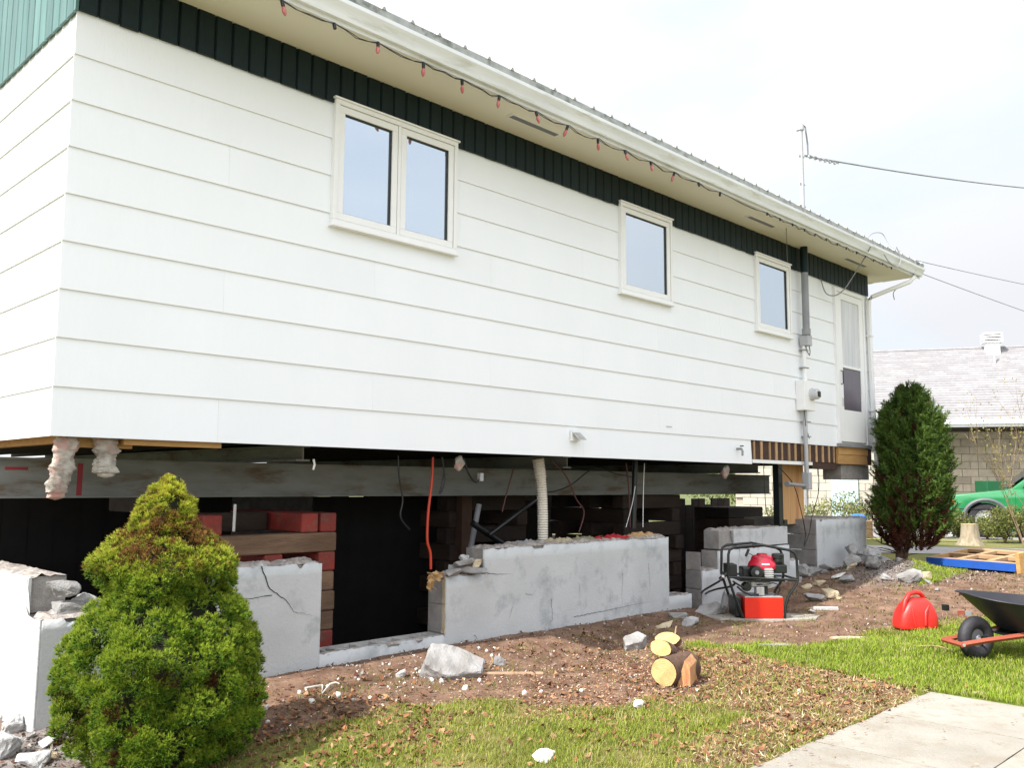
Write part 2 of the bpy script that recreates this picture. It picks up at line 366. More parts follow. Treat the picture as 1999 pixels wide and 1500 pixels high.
hole = (cx > .12) & (cx < 11.03) & (cy > .12) & (cy < 7.2)
F = q[~hole].reshape(-1, 4)
groundm = mat('ground_soil_and_turf', (1, 1, 1), rough=1, scale=40, bump=1, bscale=90, attr='col', spec=.2)
ground = arr_mesh('ground', np.stack([GX, GY, GZ], -1).reshape(-1, 3), F, groundm, col=gc.reshape(-1, 3), smooth=True)
tag(ground, kind='structure')
def gz(x, y):
    ix = int(np.clip(np.searchsorted(xs, x) - 1, 0, nx - 2)); iy = int(np.clip(np.searchsorted(ys, y) - 1, 0, ny - 2))
    fx = (x - xs[ix]) / (xs[ix + 1] - xs[ix]); fy = (y - ys[iy]) / (ys[iy + 1] - ys[iy])
    return float((GZ[iy, ix] * (1 - fx) + GZ[iy, ix + 1] * fx) * (1 - fy) + (GZ[iy + 1, ix] * (1 - fx) + GZ[iy + 1, ix + 1] * fx) * fy)
def gzv(X, Y):
    ix = np.clip(np.searchsorted(xs, X) - 1, 0, nx - 2); iy = np.clip(np.searchsorted(ys, Y) - 1, 0, ny - 2)
    fx = (X - xs[ix]) / (xs[ix + 1] - xs[ix]); fy = (Y - ys[iy]) / (ys[iy + 1] - ys[iy])
    return (GZ[iy, ix] * (1 - fx) + GZ[iy, ix + 1] * fx) * (1 - fy) + (GZ[iy + 1, ix] * (1 - fx) + GZ[iy + 1, ix + 1] * fx) * fy
def gpos(px, py, dz=0):
    p = gp(px, py); p.z = gz(p.x, p.y) + dz; return p

# basement pit
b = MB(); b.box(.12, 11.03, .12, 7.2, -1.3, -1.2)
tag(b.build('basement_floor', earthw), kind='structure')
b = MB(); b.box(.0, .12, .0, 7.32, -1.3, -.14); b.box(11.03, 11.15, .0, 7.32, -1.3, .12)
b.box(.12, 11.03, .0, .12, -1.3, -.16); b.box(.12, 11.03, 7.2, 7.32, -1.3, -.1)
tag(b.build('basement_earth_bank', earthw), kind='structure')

# garden path slabs (edge parallel to the house)
slabs = thing('garden_path', 'pale concrete path slabs at the lower right beside the lawn', 'path')
slabs['kind'] = 'structure'; del slabs['category']; del slabs['label']
zs = .012
for (x0, x1) in ((-.9, 0.28), (.29, 1.47), (1.48, 2.72), (2.73, 3.55), (3.56, 4.32)):
    for (y0, y1) in ((-3.98, -3.19), (-4.80, -3.99)):
        pts = []
        def edge(xa, ya, xb, yb, n, amp):
            for i in range(n):
                t = i / n; pts.append((xa + (xb - xa) * t + rnd.uniform(-amp, amp), ya + (yb - ya) * t + rnd.uniform(-amp, amp)))
        edge(x0, y0, x1, y0, 8, .0015); edge(x1, y0, x1, y1, 8, .0025 if x1 > 4.3 else .0015); edge(x1, y1, x0, y1, 8, .008 if y1 > -3.5 else .0015); edge(x0, y1, x0, y0, 8, .0015)
        dz = rnd.uniform(-.003, .003)
        o = MB().prism(pts, -.08, zs + dz, 'z').build('paving_slab', conc, slabs)
        o.rotation_euler = (rnd.uniform(-.002, .002), 0, 0)

# unseen pale paving added behind the viewer, bouncing neutral light onto the facade
b = MB(); n = 24; vs = []
for i in range(n + 1):
    xx = -14 + 30 * i / n; vs += [(xx, -5.6 + .08 * noise.noise((xx, 0, 0)), .012), (xx, -13.5, .012)]
b.add(vs, [(2 * i, 2 * i + 1, 2 * i + 3, 2 * i + 2) for i in range(n)])
tag(b.build('bounce_strip', conc), kind='structure')
# ================================================================== FOUNDATION
BX, BZ, BY = .395, .195, .20
def hollow_block_mesh():
    b = MB(); L, D, H = .395, .20, .190; t = .032
    ys_ = [0, t, D - t, D]; xs_ = [0, t, L / 2 - t / 2, L / 2 + t / 2, L - t, L]
    b.box(0, L, 0, t, 0, H); b.box(0, L, D - t, D, 0, H)
    for a, c in ((0, t), (L / 2 - t / 2, L / 2 + t / 2), (L - t, L)): b.box(a, c, t + .0001, D - t - .0001, .001, H - .001)
    return b.build('concrete_block', block)
proto_block = hollow_block_mesh(); bpy.data.objects.remove(proto_block, do_unlink=True)
hb_mesh = bpy.data.meshes['concrete_block']
class _P: data = hb_mesh
hb2 = hb_mesh.copy(); hb2.name = 'sill_block'; hb2.materials[0] = mat('sill_block_concrete', (.47, .46, .44), (.36, .35, .33), rough=.95, scale=9, bump=.9, bscale=60)
class _P2: data = hb2
def wallseg(label, levels, y0=.0, zb=-.22, parge_face=True, axis='x', joints=()):
    """levels: list of (xa, xb, ztop). blocks fill, a cement coat covers the street face"""
    t = thing('foundation_wall', label, 'wall', (levels[0][0], y0, 0))
    x0 = levels[0][0]
    for (xa, xb, zt) in levels:
        n = int(round((zt - zb) / BZ)); hz = (zt - zb) / n
        for k in range(n):
            x = xa + (0 if k % 2 == 0 else -BX / 2)
            while x < xb - .02:
                a = max(x, xa); c = min(x + BX, xb)
                if c - a > .04:
                    share(_P2 if zt < .2 and k == n - 1 else _P, 'concrete_block', t, (a - x0, .016 + rnd.uniform(0, .002), zb + k * hz + rnd.uniform(0, .002)), (0, 0, rnd.uniform(-.004, .004)), ((c - a - .006) / .395, 1, (hz - .006) / .19))
                x += BX
    if parge_face: parge_sheet(t, levels, x0, zb)
    return t
def parge_sheet(t, levels, x0, zb, yoff=0.0, name='cement_coat'):
    """one continuous coat over all levels: shared grid below, ragged top edge"""
    V = []; F = []; key = {}
    def vert(x, z, yy=None):
        k = (round(x, 4), round(z, 4), yy)
        if k not in key:
            y = yoff - .002 + .005 * noise.noise((x * 1.7, z * 1.7, 1)) + .0015 * noise.noise((x * 9, z * 9, 2)) if yy is None else yy
            key[k] = len(V); V.append((x - x0, y, z))
        return key[k]
    def tp(x, zt):
        return zt - .004 - .012 * max(0, noise.noise((x * 11, zt * 7, 0)) + .2) - .02 * max(0, noise.noise((x * 27, zt, 4)) - .1) - (.025 if noise.noise((x * 5, 3.3, zt)) > .38 else 0)
    dz = .05
    for li, (xa, xb, zt) in enumerate(levels):
        n = max(2, int((xb - xa) / .02)); X = [xa + (xb - xa) * i / n for i in range(n + 1)]
        J = int((zt - .07 - zb) / dz)
        for i in range(n):
            a_, b_ = X[i], X[i + 1]
            for j in range(J): F.append((vert(a_, zb + j * dz), vert(b_, zb + j * dz), vert(b_, zb + (j + 1) * dz), vert(a_, zb + (j + 1) * dz)))
            ta, tb = tp(a_, zt), tp(b_, zt)
            F.append((vert(a_, zb + J * dz), vert(b_, zb + J * dz), vert(b_, tb), vert(a_, ta)))
            F.append((vert(a_, ta), vert(b_, tb), vert(b_, tb, .0145), vert(a_, ta, .0145)))
        for x, nb in ((xa, levels[li - 1][2] if li else -9), (xb, levels[li + 1][2] if li + 1 < len(levels) else -9)):
            if nb < zt:
                zlo = max(zb, nb - .05); zs_ = [zlo] + [zb + j * dz for j in range(J + 1) if zb + j * dz > zlo + .01] + [tp(x, zt)]
                for q0, q1 in zip(zs_[:-1], zs_[1:]): F.append((vert(x, q0), vert(x, q1), vert(x, q1, .0145), vert(x, q0, .0145)))
    o = arr_mesh(name, V, F, parge, t); return o
def crack(t, pts, w=.004, y=-.0075):
    """jagged fissure drawn in the cement coat: points in (x, z)"""
    x0 = t.location.x; P = []
    for (a, b_) in zip(pts[:-1], pts[1:]):
        n = max(2, int(math.dist(a, b_) / .02))
        for i in range(n): P.append((a[0] + (b_[0] - a[0]) * i / n + rnd.uniform(-.004, .004), a[1] + (b_[1] - a[1]) * i / n + rnd.uniform(-.004, .004)))
    P.append(pts[-1]); b = MB(); k = len(P)
    for i in range(k - 1):
        w0 = w * (1 - i / k) * rnd.uniform(.6, 1.2); w1 = w * (1 - (i + 1) / k) * .9
        (xa, za), (xb, zb_) = P[i], P[i + 1]; dx, dz = xb - xa, zb_ - za; l = math.hypot(dx, dz) + 1e-9; nx_, nz_ = -dz / l, dx / l
        b.add([(xa - nx_ * w0 - x0, y, za - nz_ * w0), (xa + nx_ * w0 - x0, y, za + nz_ * w0), (xb + nx_ * w1 - x0, y, zb_ + nz_ * w1), (xb - nx_ * w1 - x0, y, zb_ - nz_ * w1)], [(0, 1, 2, 3)])
    return b.build('crack', crackm, t, recalc=False)
def rough_top(t, xa, xb, z, y0=.0, y1=.21, amp=.02, name='mortar_bed', m=None, res=.02, prob=1):
    """broken mortar lying along the top of a wall"""
    x0 = t.location.x; nx_ = int((xb - xa) / res); ny_ = max(3, int((y1 - y0) / res)); V = []; F = []
    sd = rnd.uniform(0, 50)
    for i in range(nx_ + 1):
        for j in range(ny_ + 1):
            x = xa + (xb - xa) * i / nx_; y = y0 + (y1 - y0) * j / ny_
            h = amp * (.35 + noise.noise((x * 13, y * 13, sd)) + .6 * noise.noise((x * 34, y * 34, sd)) + .4 * noise.noise((x * 4, y * 4, sd)))
            e = 0 if 0 < j < ny_ and 0 < i < nx_ else 1
            V.append((x - x0 + rnd.uniform(-.003, .003), y + rnd.uniform(-.004, .004), z + (h if not e else min(h, 0) - .012)))
    for i in range(nx_):
        for j in range(ny_):
            a = i * (ny_ + 1) + j; F.append((a, a + ny_ + 1, a + ny_ + 2, a + 1))
    return arr_mesh(name, V, F, m or mortar, t)

# left remnant: front from the corner to the opening, broken low near the corner
wl = wallseg('cracked grey cement foundation wall left of the basement opening, behind the round bush', [(.0, .62, .55), (.62, 1.83, .765)])
rough_top(wl, .62, 1.825, .768, amp=.022); rough_top(wl, .02, .61, .552, amp=.02)
c1 = [(onY(510, 1098).x, .76), (onY(525, 1150).x, onY(525, 1150).z), (onY(558, 1172).x, onY(558, 1172).z), (onY(572, 1195).x, onY(572, 1195).z), (onY(612, 1203).x, onY(612, 1203).z)]
o = crack(wl, c1, .005)
c2 = [(onY(530, 1163).x, onY(530, 1163).z), (onY(480, 1170).x, onY(480, 1170).z), (onY(432, 1168).x, onY(432, 1168).z)]
crack(wl, c2, .003)
# end wall of the foundation, running back from the corner
t = thing('foundation_wall', 'bright end wall of the foundation running back from the left corner', 'wall', (0, .02, 0))
for k in range(5):
    zb_ = -.30 + k * .2135; y = .235 + (0 if k % 2 else .2)
    if k == 4: y = .235
    for i in range(18):
        share(_P, 'concrete_block', t, (.215, y + i * BX, zb_), (0, 0, PI / 2), (.985, 1, .2065 / .19))
V = []; F = []
for i in range(101):
    for j in range(17):
        y = .0 + 7.3 * i / 100; z = -.3 + (1.065 if y > .2 else .85) * j / 16
        V.append((-.002 + .004 * noise.noise((y * 2.3, z * 2.3, 5)), y, z - (.02 * abs(noise.noise((y * 7, 0, 0))) if j == 16 else 0)))
for i in range(100):
    for j in range(16): a = i * 17 + j; F.append((a, a + 1, a + 18, a + 17))
arr_mesh('cement_coat', V, F, parge, t)
b = MB(); b.box(.0, .014, .2, 7.3, -.3, .76); b.build('coat_edge', parge, t)
MB().tube([(.004, -.014, -.3), (.004, -.0145, .1), (.005, -.014, .545)], .010, 10).build('coat_corner', parge, t, smooth=True)
rough = []
V = []; F = []
for i in range(150):
    for j in range(10):
        y = .22 + 7.0 * i / 150; x = .0 + .215 * j / 9
        V.append((x, y, .765 + .02 * (noise.noise((x * 20, y * 14, 3)) + .5 * noise.noise((x * 40, y * 40, 3))) - (.01 if j in (0, 9) else 0)))
for i in range(149):
    for j in range(9): a = i * 10 + j; F.append((a, a + 10, a + 11, a + 1))
arr_mesh('mortar_bed', V, F, mortar, t)
b = MB()
pc = [(.2, .765), (.205, .60), (.14, .555), (.07, .553)]
for (a, c) in zip(pc[:-1], pc[1:]): b.add([(-.008, a[0] - .004, a[1]), (-.008, a[0] + .004, a[1]), (-.008, c[0] + .003, c[1] - .006), (-.008, c[0] - .003, c[1] + .003)], [(0, 1, 2, 3)])
b.build('crack', crackm, t, recalc=False)

# sill of hollow blocks across the opening + middle remnant + low end block: one wall
wm = wallseg('long grey cement foundation wall in the middle, with low hollow-block sill and stepped left end', [(1.83, 2.99, .135), (2.99, 3.40, .585), (3.40, 6.03, .785), (6.03, 6.44, .18)])
rough_top(wm, 3.42, 6.02, .79, y1=.20, amp=.022); rough_top(wm, 3.0, 3.38, .59, y1=.19, amp=.02)
rough_top(wm, 1.84, 2.98, .129, y0=.0, y1=.03, amp=.008); rough_top(wm, 6.05, 6.42, .18, y0=.0, y1=.05, amp=.012)
b = MB()
for i in range(15):      # light mortar drips down the broken jamb
    z = .14 + .44 * i / 15; b.box(-.003 + rnd.uniform(-.008, 0), .012, .004, .03 + rnd.uniform(0, .014), z, z + .028)
b.build('jamb_mortar', rubwarm, wm, loc=(1.16, 0, 0))
for i in range(2):
    b = MB(); b.box(1.15, 1.16, .035, .205, .142 + .222 * i, .355 + .222 * i); b.build('block_end', block, wm, bevel=.004)
pc = [(945, 1118), (965, 1122), (1000, 1120)]
crack(wm, [(onY(*p).x, onY(*p).z) for p in pc], .003)
for pc, w in (([(1120, 1205), (1180, 1193), (1240, 1180), (1290, 1172)], .0028), ([(1215, 1120), (1213, 1165), (1216, 1200)], .0018), ([(1075, 1170), (1078, 1210), (1060, 1225)], .0022), ([(1130, 1140), (1132, 1190)], .0014), ([(1000, 1185), (992, 1210)], .002),
              ([(925, 1240), (938, 1256), (950, 1244)], .002), ([(938, 1256), (936, 1272)], .0018), ([(1025, 1160), (1038, 1163), (1046, 1150)], .002), ([(1265, 1100), (1268, 1150), (1262, 1172)], .0016)):
    crack(wm, [(onY(*p).x, onY(*p).z) for p in pc], w)

# right remnants: stepped pier of blocks, and square pier
wp = wallseg('stepped remnant of block foundation wall behind the red and black engine unit', [(6.66, 6.98, .40), (6.98, 8.60, .60), (8.60, 8.84, .40)], zb=-.2)
x0 = wp.location.x
for (a, c) in ((7.00, 7.29), (7.30, 7.66), (7.67, 7.95), (7.96, 8.58)):
    o = MB().box(a - x0, c - x0, rnd.uniform(-.012, .006), .20, .607, .815 + rnd.uniform(-.012, .01)).build('top_block', parge if a > 7.2 else block, wp, bevel=.008)
rough_top(wp, 7.0, 8.0, .82, y0=.02, y1=.2, amp=.025); rough_top(wp, 8.0, 8.56, .82, amp=.012)
rough_top(wp, 6.67, 6.97, .405, amp=.018); rough_top(wp, 8.61, 8.83, .40, amp=.02)
for i in range(3):
    b = MB(); b.box(-.012, -.001, .02, .205, -.0 + i * .2, .192 + i * .2); b.build('block_end', block, wp, bevel=.004)
crack(wp, [(7.22, .80), (7.26, .66), (7.4, .62), (7.62, .615), (7.9, .62)], .007, y=-.014); crack(wp, [(7.42, .60), (7.41, .5), (7.36, .35)], .003)
wr = wallseg('square grey block pier standing left of the tall cedar', [(9.36, 10.86, .885)], zb=-.02)
rough_top(wr, 9.37, 10.85, .888, y1=.24, amp=.01)
o = MB().box(-.01, 1.5, .03, 1.05, .86, .885).build('top_slab', conc, wr)
for i in range(4):
    b = MB(); b.box(-.014, -.002, .02, .9, .1 + i * .197, .288 + i * .197); b.build('block_end', block, wr, bevel=.004)
crack(wr, [(10.15, .84), (10.17, .75)], .004)
# rear foundation wall (low, seen through from the front)
wb = thing('foundation_wall', 'rear foundation wall seen dark through the gap beneath the house', 'wall', (0, 7.1, 0))
MB().box(.2, 6.4, 0, .2, -.3, 1.19).build('wall_body', block, wb)
MB().box(6.4, 11.1, 0, .2, -.3, .80).build('wall_body', block, wb)
we = thing('foundation_wall', 'low right-hand end wall of the foundation, beyond the square pier', 'wall', (10.95, .3, 0))
MB().box(0, .19, 1.0, 6.7, -.3, .36).build('wall_body', block, we)

# ================================================================== HOUSE
HB = 1.57; RH_ = .285; HL = 11.15; HD = 7.3
house = thing('raised_house', 'white bungalow jacked up on steel beams with dark green boards under its eaves', 'house', (0, 0, 0))
WIN = [(1.80, 3.01, 3.20, 4.148, 2), (5.21, 6.11, 3.235, 4.162, 1), (7.88, 8.755, 3.20, 4.145, 1)]
DOOR = (10.02, 10.97, 1.93, 4.08)
# wall core, joists, subfloor
b = MB(); b.box(.004, HL - .004, .0, .10, HB + RH_ + .01, 4.43); b.build('wall', white, house)
b = MB(); b.box(.0, .10, .101, HD, HB + .02, 4.43)
b.prism([(.101, 4.43), (HD, 4.43), (HD / 2, 4.43 + HD / 2 * .26)], .0, .10, 'x')
b.build('end_wall', white, house)
b = MB(); b.box(HL - .1, HL, .101, HD, HB + .3, 4.43); b.prism([(.101, 4.43), (HD, 4.43), (HD / 2, 4.43 + HD / 2 * .26)], HL - .1, HL, 'x'); b.build('end_wall', white, house)
b = MB(); b.box(.11, HL - .11, HD - .1, HD, HB + .3, 4.43); b.build('rear_wall', white, house)
b = MB(); b.box(.11, HL - .11, .11, HD - .11, HB + .285, HB + .31); b.build('subfloor', dark, house)
jm = MB().box(-.019, .019, .13, HD - .13, HB + .05, HB + .28).build('floor_joist', dark, house, loc=(.25, 0, 0))
x = .66
while x < HL - .15:
    share(jm, 'floor_joist', house, (x, 0, 0)); x += .405
b = MB(); b.box(.005, 7.73, .012, .11, HB + .02, HB + .285); b.build('sill_beam', dark, house)
b = MB(); b.box(.11, .5, .10, .16, HB - .055, HB + .02); b.box(.105, .16, .2, HD - .2, HB - .03, HB + .02)
b.build('end_plank', pine, house)
MB().box(.42, 1.05, .03, .09, HB - .035, HB + .012).build('end_plank', pine, house)
# siding rows
def sub(iv, cuts):
    r = [iv]
    for c0, c1 in cuts:
        n = []
        for a, c in r:
            if c1 <= a or c0 >= c: n.append((a, c)); continue
            if a < c0: n.append((a, c0))
            if c > c1: n.append((c1, c))
        r = n
    return r
def lap_board(xa, xb, z0, z1, parent, jit=0, side='front'):
    yb = -.0155 - jit; yt = -.0035
    if side == 'front':
        vs = [(xa, yb, z0), (xb, yb, z0), (xb, -.0005, z0), (xa, -.0005, z0), (xa, yt, z1), (xb, yt, z1), (xb, -.0005, z1), (xa, -.0005, z1)]
    else:
        vs = [(yb, xb, z0), (yb, xa, z0), (-.0005, xa, z0), (-.0005, xb, z0), (yt, xb, z1), (yt, xa, z1), (-.0005, xa, z1), (-.0005, xb, z1)]
    return MB().add(vs, [(0, 3, 2, 1), (4, 5, 6, 7), (0, 1, 5, 4), (1, 2, 6, 5), (2, 3, 7, 6), (3, 0, 4, 7)]).build('siding_board', siding, parent)
GREEN_Z = 4.12
for k in range(9):
    z0 = HB + RH_ * k; z1 = z0 + RH_ + .004
    if k == 8: z1 = GREEN_Z + .03
    end = 7.73 if k == 0 else HL
    cuts = []
    if k >= 1: cuts.append((DOOR[0], DOOR[1]))
    if k >= 6: cuts += [(w[0] + .01, w[1] - .01) for w in WIN]
    js = [((k * 1.22 + 1.0) % 3.66) + 3.66 * i for i in range(4)]
    for (a, c) in sub((-.0145, end), cuts):
        ed = [a] + [j for j in js if a + .3 < j < c - .3] + [c]
        for s, e in zip(ed[:-1], ed[1:]): lap_board(s + (.0005 if s > a else 0), e - (.0005 if e < c else 0), z0, z1, house, 0)
    lap_board(-.001, HD, z0, z1, house, 0, 'end')
b = MB(); b.box(HL - .01, HL + .02, -.02, .05, HB + .25, 4.42); b.build('corner_trim', white, house)
# green vertical boards below the soffit (front) and on the gable end
gb = .1245; x = -.018; prof = []
def vboard(w, z0, z1, side, m, pos):
    d = .016
    poly = [(0.002, 0), (.012, -d), (w - .012, -d), (w - .002, 0)]
    b = MB()
    if side == 'front': b.add([(p[0], p[1], z) for z in (z0, z1) for p in poly], [(0, 1, 2, 3), (7, 6, 5, 4), (0, 4, 5, 1), (1, 5, 6, 2), (2, 6, 7, 3), (3, 7, 4, 0)])
    else: b.add([(p[1], p[0], z) for z in (z0, z1) for p in poly], [(0, 1, 2, 3), (7, 6, 5, 4), (0, 4, 5, 1), (1, 5, 6, 2), (2, 6, 7, 3), (3, 7, 4, 0)])
    return b.build('green_board', m, house, loc=pos)
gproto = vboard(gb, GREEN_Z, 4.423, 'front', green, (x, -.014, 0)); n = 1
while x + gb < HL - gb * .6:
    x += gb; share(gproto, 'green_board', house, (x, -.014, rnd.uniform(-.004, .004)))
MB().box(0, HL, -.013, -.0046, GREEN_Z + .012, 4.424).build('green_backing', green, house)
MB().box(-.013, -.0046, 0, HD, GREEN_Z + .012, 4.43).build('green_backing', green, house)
y = .004; i = 0
while y < HD - .1:
    yc = y + gb / 2; top = 4.43 + min(yc, HD - yc) * .26
    vboard(gb, GREEN_Z - .006, top, 'end', green_lit, (-.014, y, 0)); y += gb
MB().box(-.032, -.014, -.034, .0, GREEN_Z - .006, 4.424).build('green_corner_trim', green_lit, house)
# windows
def window(x0, x1, z0, z1, n):
    w = MB()
    d = -.052; cw = .035
    w.box(x0, x1, d, -.0005, z0, z0 + cw); w.box(x0, x1, d, -.0005, z1 - cw, z1); w.box(x0, x0 + cw, d, -.0005, z0 + cw, z1 - cw); w.box(x1 - cw, x1, d, -.0005, z0 + cw, z1 - cw)
    if n == 2: w.box((x0 + x1) / 2 - .014, (x0 + x1) / 2 + .014, d + .006, -.0005, z0 + cw, z1 - cw)
    wo = w.build('window', white, house, bevel=.003)
    MB().box(x0 - .012, x1 + .012, d - .012, -.001, z1 + .001, z1 + .014).build('drip_cap', white, wo)
    MB().box(x0 - .012, x1 + .012, d - .014, -.001, z0 - .022, z0 - .0005).build('sill', white, wo, bevel=.003)
    ed = [(x0 + cw, x1 - cw)] if n == 1 else [(x0 + cw, (x0 + x1) / 2 - .014), ((x0 + x1) / 2 + .014, x1 - cw)]
    for a, c in ed:
        a += .004; c -= .004; za = z0 + cw + .004; zc = z1 - cw - .004; s = .052; f = MB()
        f.box(a, c, -.042, -.006, za, za + s); f.box(a, c, -.042, -.006, zc - s, zc); f.box(a, a + s, -.042, -.006, za + s, zc - s); f.box(c - s, c, -.042, -.006, za + s, zc - s)
        f.build('sash', white, wo, bevel=.003)
        g = MB(); a2, c2, z2, z3 = a + s, c - s, za + s, zc - s; q = .009
        g.box(a2, c2, -.030, -.012, z3 - q, z3); g.box(a2, c2, -.030, -.012, z2, z2 + q * .5); g.box(a2, a2 + q * .5, -.030, -.012, z2 + q * .5, z3 - q); g.box(c2 - q * 1.3, c2, -.030, -.012, z2 + q * .5, z3 - q)
        g.build('gasket', gasket, wo)
        MB().box(a2, c2, -.018, -.010, z2, z3).build('pane', pane_m, wo)
for w_ in WIN: window(*w_)
# door
dx0, dx1, dz0, dz1 = DOOR
d = MB(); fr = .055
d.box(dx0, dx0 + fr, -.05, -.0005, dz0 - .03, dz1); d.box(dx1 - fr, dx1, -.05, -.0005, dz0 - .03, dz1); d.box(dx0 + fr, dx1 - fr, -.05, -.0005, dz1 - fr, dz1)
do = d.build('door', white, house, bevel=.003)
MB().box(dx0 - .03, dx1 + .03, -.075, .0, dz0 - .075, dz0 - .032).build('threshold', greyd, do)
s = MB(); a, c = dx0 + fr + .006, dx1 - fr - .006; st = .12
zr = 2.96
s.box(a, a + st, -.044, -.012, dz0, dz1 - fr - .006); s.box(c - st, c, -.044, -.012, dz0, dz1 - fr - .006)
s.box(a + st, c - st, -.044, -.012, dz1 - fr - .1, dz1 - fr - .006); s.box(a + st, c - st, -.044, -.012, dz0, dz0 + .44); s.box(a + st, c - st, -.044, -.012, zr, zr + .035)
s.build('storm_door_leaf', white, do, bevel=.003)
MB().box(a + st, c - st, -.028, -.02, zr + .035, dz1 - fr - .1).build('pane', mat('curtained_pane', (.66, .67, .68), (.50, .51, .53), rough=.08, scale=3, stretch=(5, 1, .3)), do)
MB().box(a + st, c - st, -.030, -.02, dz0 + .44, zr).build('screen', screen_m, do)
MB().tube([(a + .05, -.044, 2.72), (a + .05, -.075, 2.73), (a + .05, -.075, 2.90), (a + .05, -.044, 2.91)], .009, 6).build('handle', black, do)
MB().tube([(a + .07, -.044, 2.42), (a + .07, -.058, 2.43), (a + .07, -.058, 2.52), (a + .07, -.044, 2.53)], .006, 6).build('latch', silver, do)
# exposed rim below the removed siding at the right
MB().box(7.735, 10.0, .006, .05, HB + .06, HB + RH_ + .006).build('exposed_sheathing', redbrown, house)
x = 7.79; i = 0
while x < 9.95:
    MB().box(x, x + rnd.uniform(.03, .05), -.008, .0045, HB + .062, HB + RH_ - rnd.uniform(0, .01)).build('lath_strip', strip_wood, house)
    x += rnd.uniform(.15, .21)
MB().box(7.74, 9.25, -.022, .04, HB + .015, HB + .056).build('rim_strip', white, house)
MB().box(9.28, 10.0, .0, .06, HB - .03, HB + .055).build('exposed_sheathing', redbrown, house)
MB().box(10.02, 10.96, -.028, .05, HB + .18, HB + .33).build('door_header', pine, house, bevel=.004)
MB().box(10.0, 10.94, -.024, .05, HB + .05, HB + .177).build('door_header', pine, house, bevel=.004)
MB().box(10.2, 11.1, .03, .3, HB - .16, HB + .047).build('rim_block', block, house, bevel=.006)
MB().box(10.99, 11.13, -.004, .3, HB + .05, HB + .28).build('exposed_sheathing', redbrown, house)
MB().box(7.6, 11.12, .30, .36, HB + .03, HB + .284).build('rim_joist', dark, house)
# soffit, fascia, gutter, roof
EX0, EX1 = -.14, 11.72; SY = -.55
MB().box(EX0, EX1, SY, -.031, 4.424, 4.436).build('soffit', cream, house)
MB().box(EX0, EX1, -.031, .12, 4.430, 4.442).build('soffit', cream, house)
MB().box(HL + .001, EX1, .121, HD + .5, 4.424, 4.436).build('soffit', cream, house)
for (a, b_) in ((onZ(992, 224, 4.424), onZ(1092, 262, 4.424)), (onZ(1458, 421, 4.424), onZ(1513, 442, 4.424)), (onZ(1650, 503, 4.424), onZ(1690, 520, 4.424))):
    mid = (a + b_) / 2; L = (b_ - a).length
    v = MB().box(mid.x - L / 2, mid.x + L / 2, mid.y - .035, mid.y + .035, 4.414, 4.4235).build('soffit_vent', white, house)
    for j in range(4): MB().box(mid.x - L / 2 + .02, mid.x + L / 2 - .02, mid.y - .026 + j * .014, mid.y - .020 + j * .014, 4.409, 4.4138).build('louvre', greyd, v)
MB().box(EX0, EX1, SY - .022, SY - .0005, 4.40, 4.56).build('fascia', white, house)
MB().box(EX0, EX1, SY - .034, SY - .0225, 4.385, 4.42).build('fascia_trim', gutm, house)
gpf = [(SY - .0228, 4.410), (SY - .070, 4.410), (SY - .080, 4.433), (SY - .085, 4.460), (SY - .108, 4.487), (SY - .118, 4.502), (SY - .118, 4.530), (SY - .112, 4.530), (SY - .110, 4.505), (SY - .078, 4.467), (SY - .07, 4.418), (SY - .0228, 4.418)]
MB().prism(gpf, EX0, EX1 - .02, 'x').build('gutter', gutm, house, smooth=30)
for xe in (EX1 - .0195,):
    MB().prism([(SY - .024, 4.410), (SY - .07, 4.410), (SY - .085, 4.460), (SY - .118, 4.502), (SY - .118, 4.530), (SY - .024, 4.530)], xe, xe + .003, 'x').build('gutter_end_cap', gutm, house)
# roof: metal sheet over old shingles, both slopes
slope = .26
def rz_(y): return 4.566 + (y - (SY - .09)) * slope
b = MB(); ymid = HD / 2
for s_ in (0, 1):
    y0 = SY - .09; y1 = ymid
    f = (lambda y: y) if s_ == 0 else (lambda y: HD - y)
    b.add([(EX0 - .02, f(y0), rz_(y0)), (EX1 + .03, f(y0), rz_(y0)), (EX1 + .03, f(y1), rz_(y1)), (EX0 - .02, f(y1), rz_(y1)), (EX0 - .02, f(y0), rz_(y0) + .035), (EX1 + .03, f(y0), rz_(y0) + .035), (EX1 + .03, f(y1), rz_(y1) + .035), (EX0 - .02, f(y1), rz_(y1) + .035)],
          [(0, 1, 2, 3), (4, 5, 6, 7), (0, 1, 5, 4), (1, 2, 6, 5), (2, 3, 7, 6), (3, 0, 4, 7)])
ro = b.build('roof', roofm, house)
b = MB(); b.box(EX0, EX1, SY - .092, SY - .082, 4.522, 4.566); b.build('drip_edge', roofm, ro)
rib = MB(); y0 = SY - .096; y1 = ymid
rib.add([(-.02, y0, rz_(y0) + .033), (-.008, y0, rz_(y0) + .056), (.008, y0, rz_(y0) + .056), (.02, y0, rz_(y0) + .033), (-.02, y1, rz_(y1) + .033), (-.008, y1, rz_(y1) + .056), (.008, y1, rz_(y1) + .056), (.02, y1, rz_(y1) + .033)], [(0, 1, 2, 3), (7, 6, 5, 4), (0, 4, 5, 1), (1, 5, 6, 2), (2, 6, 7, 3)])
ribo = rib.build('roof_rib', roofm, ro, loc=(.0, 0, 0)); x = .254
while x < EX1: share(ribo, 'roof_rib', ro, (x, 0, 0)); x += .254
b = MB()
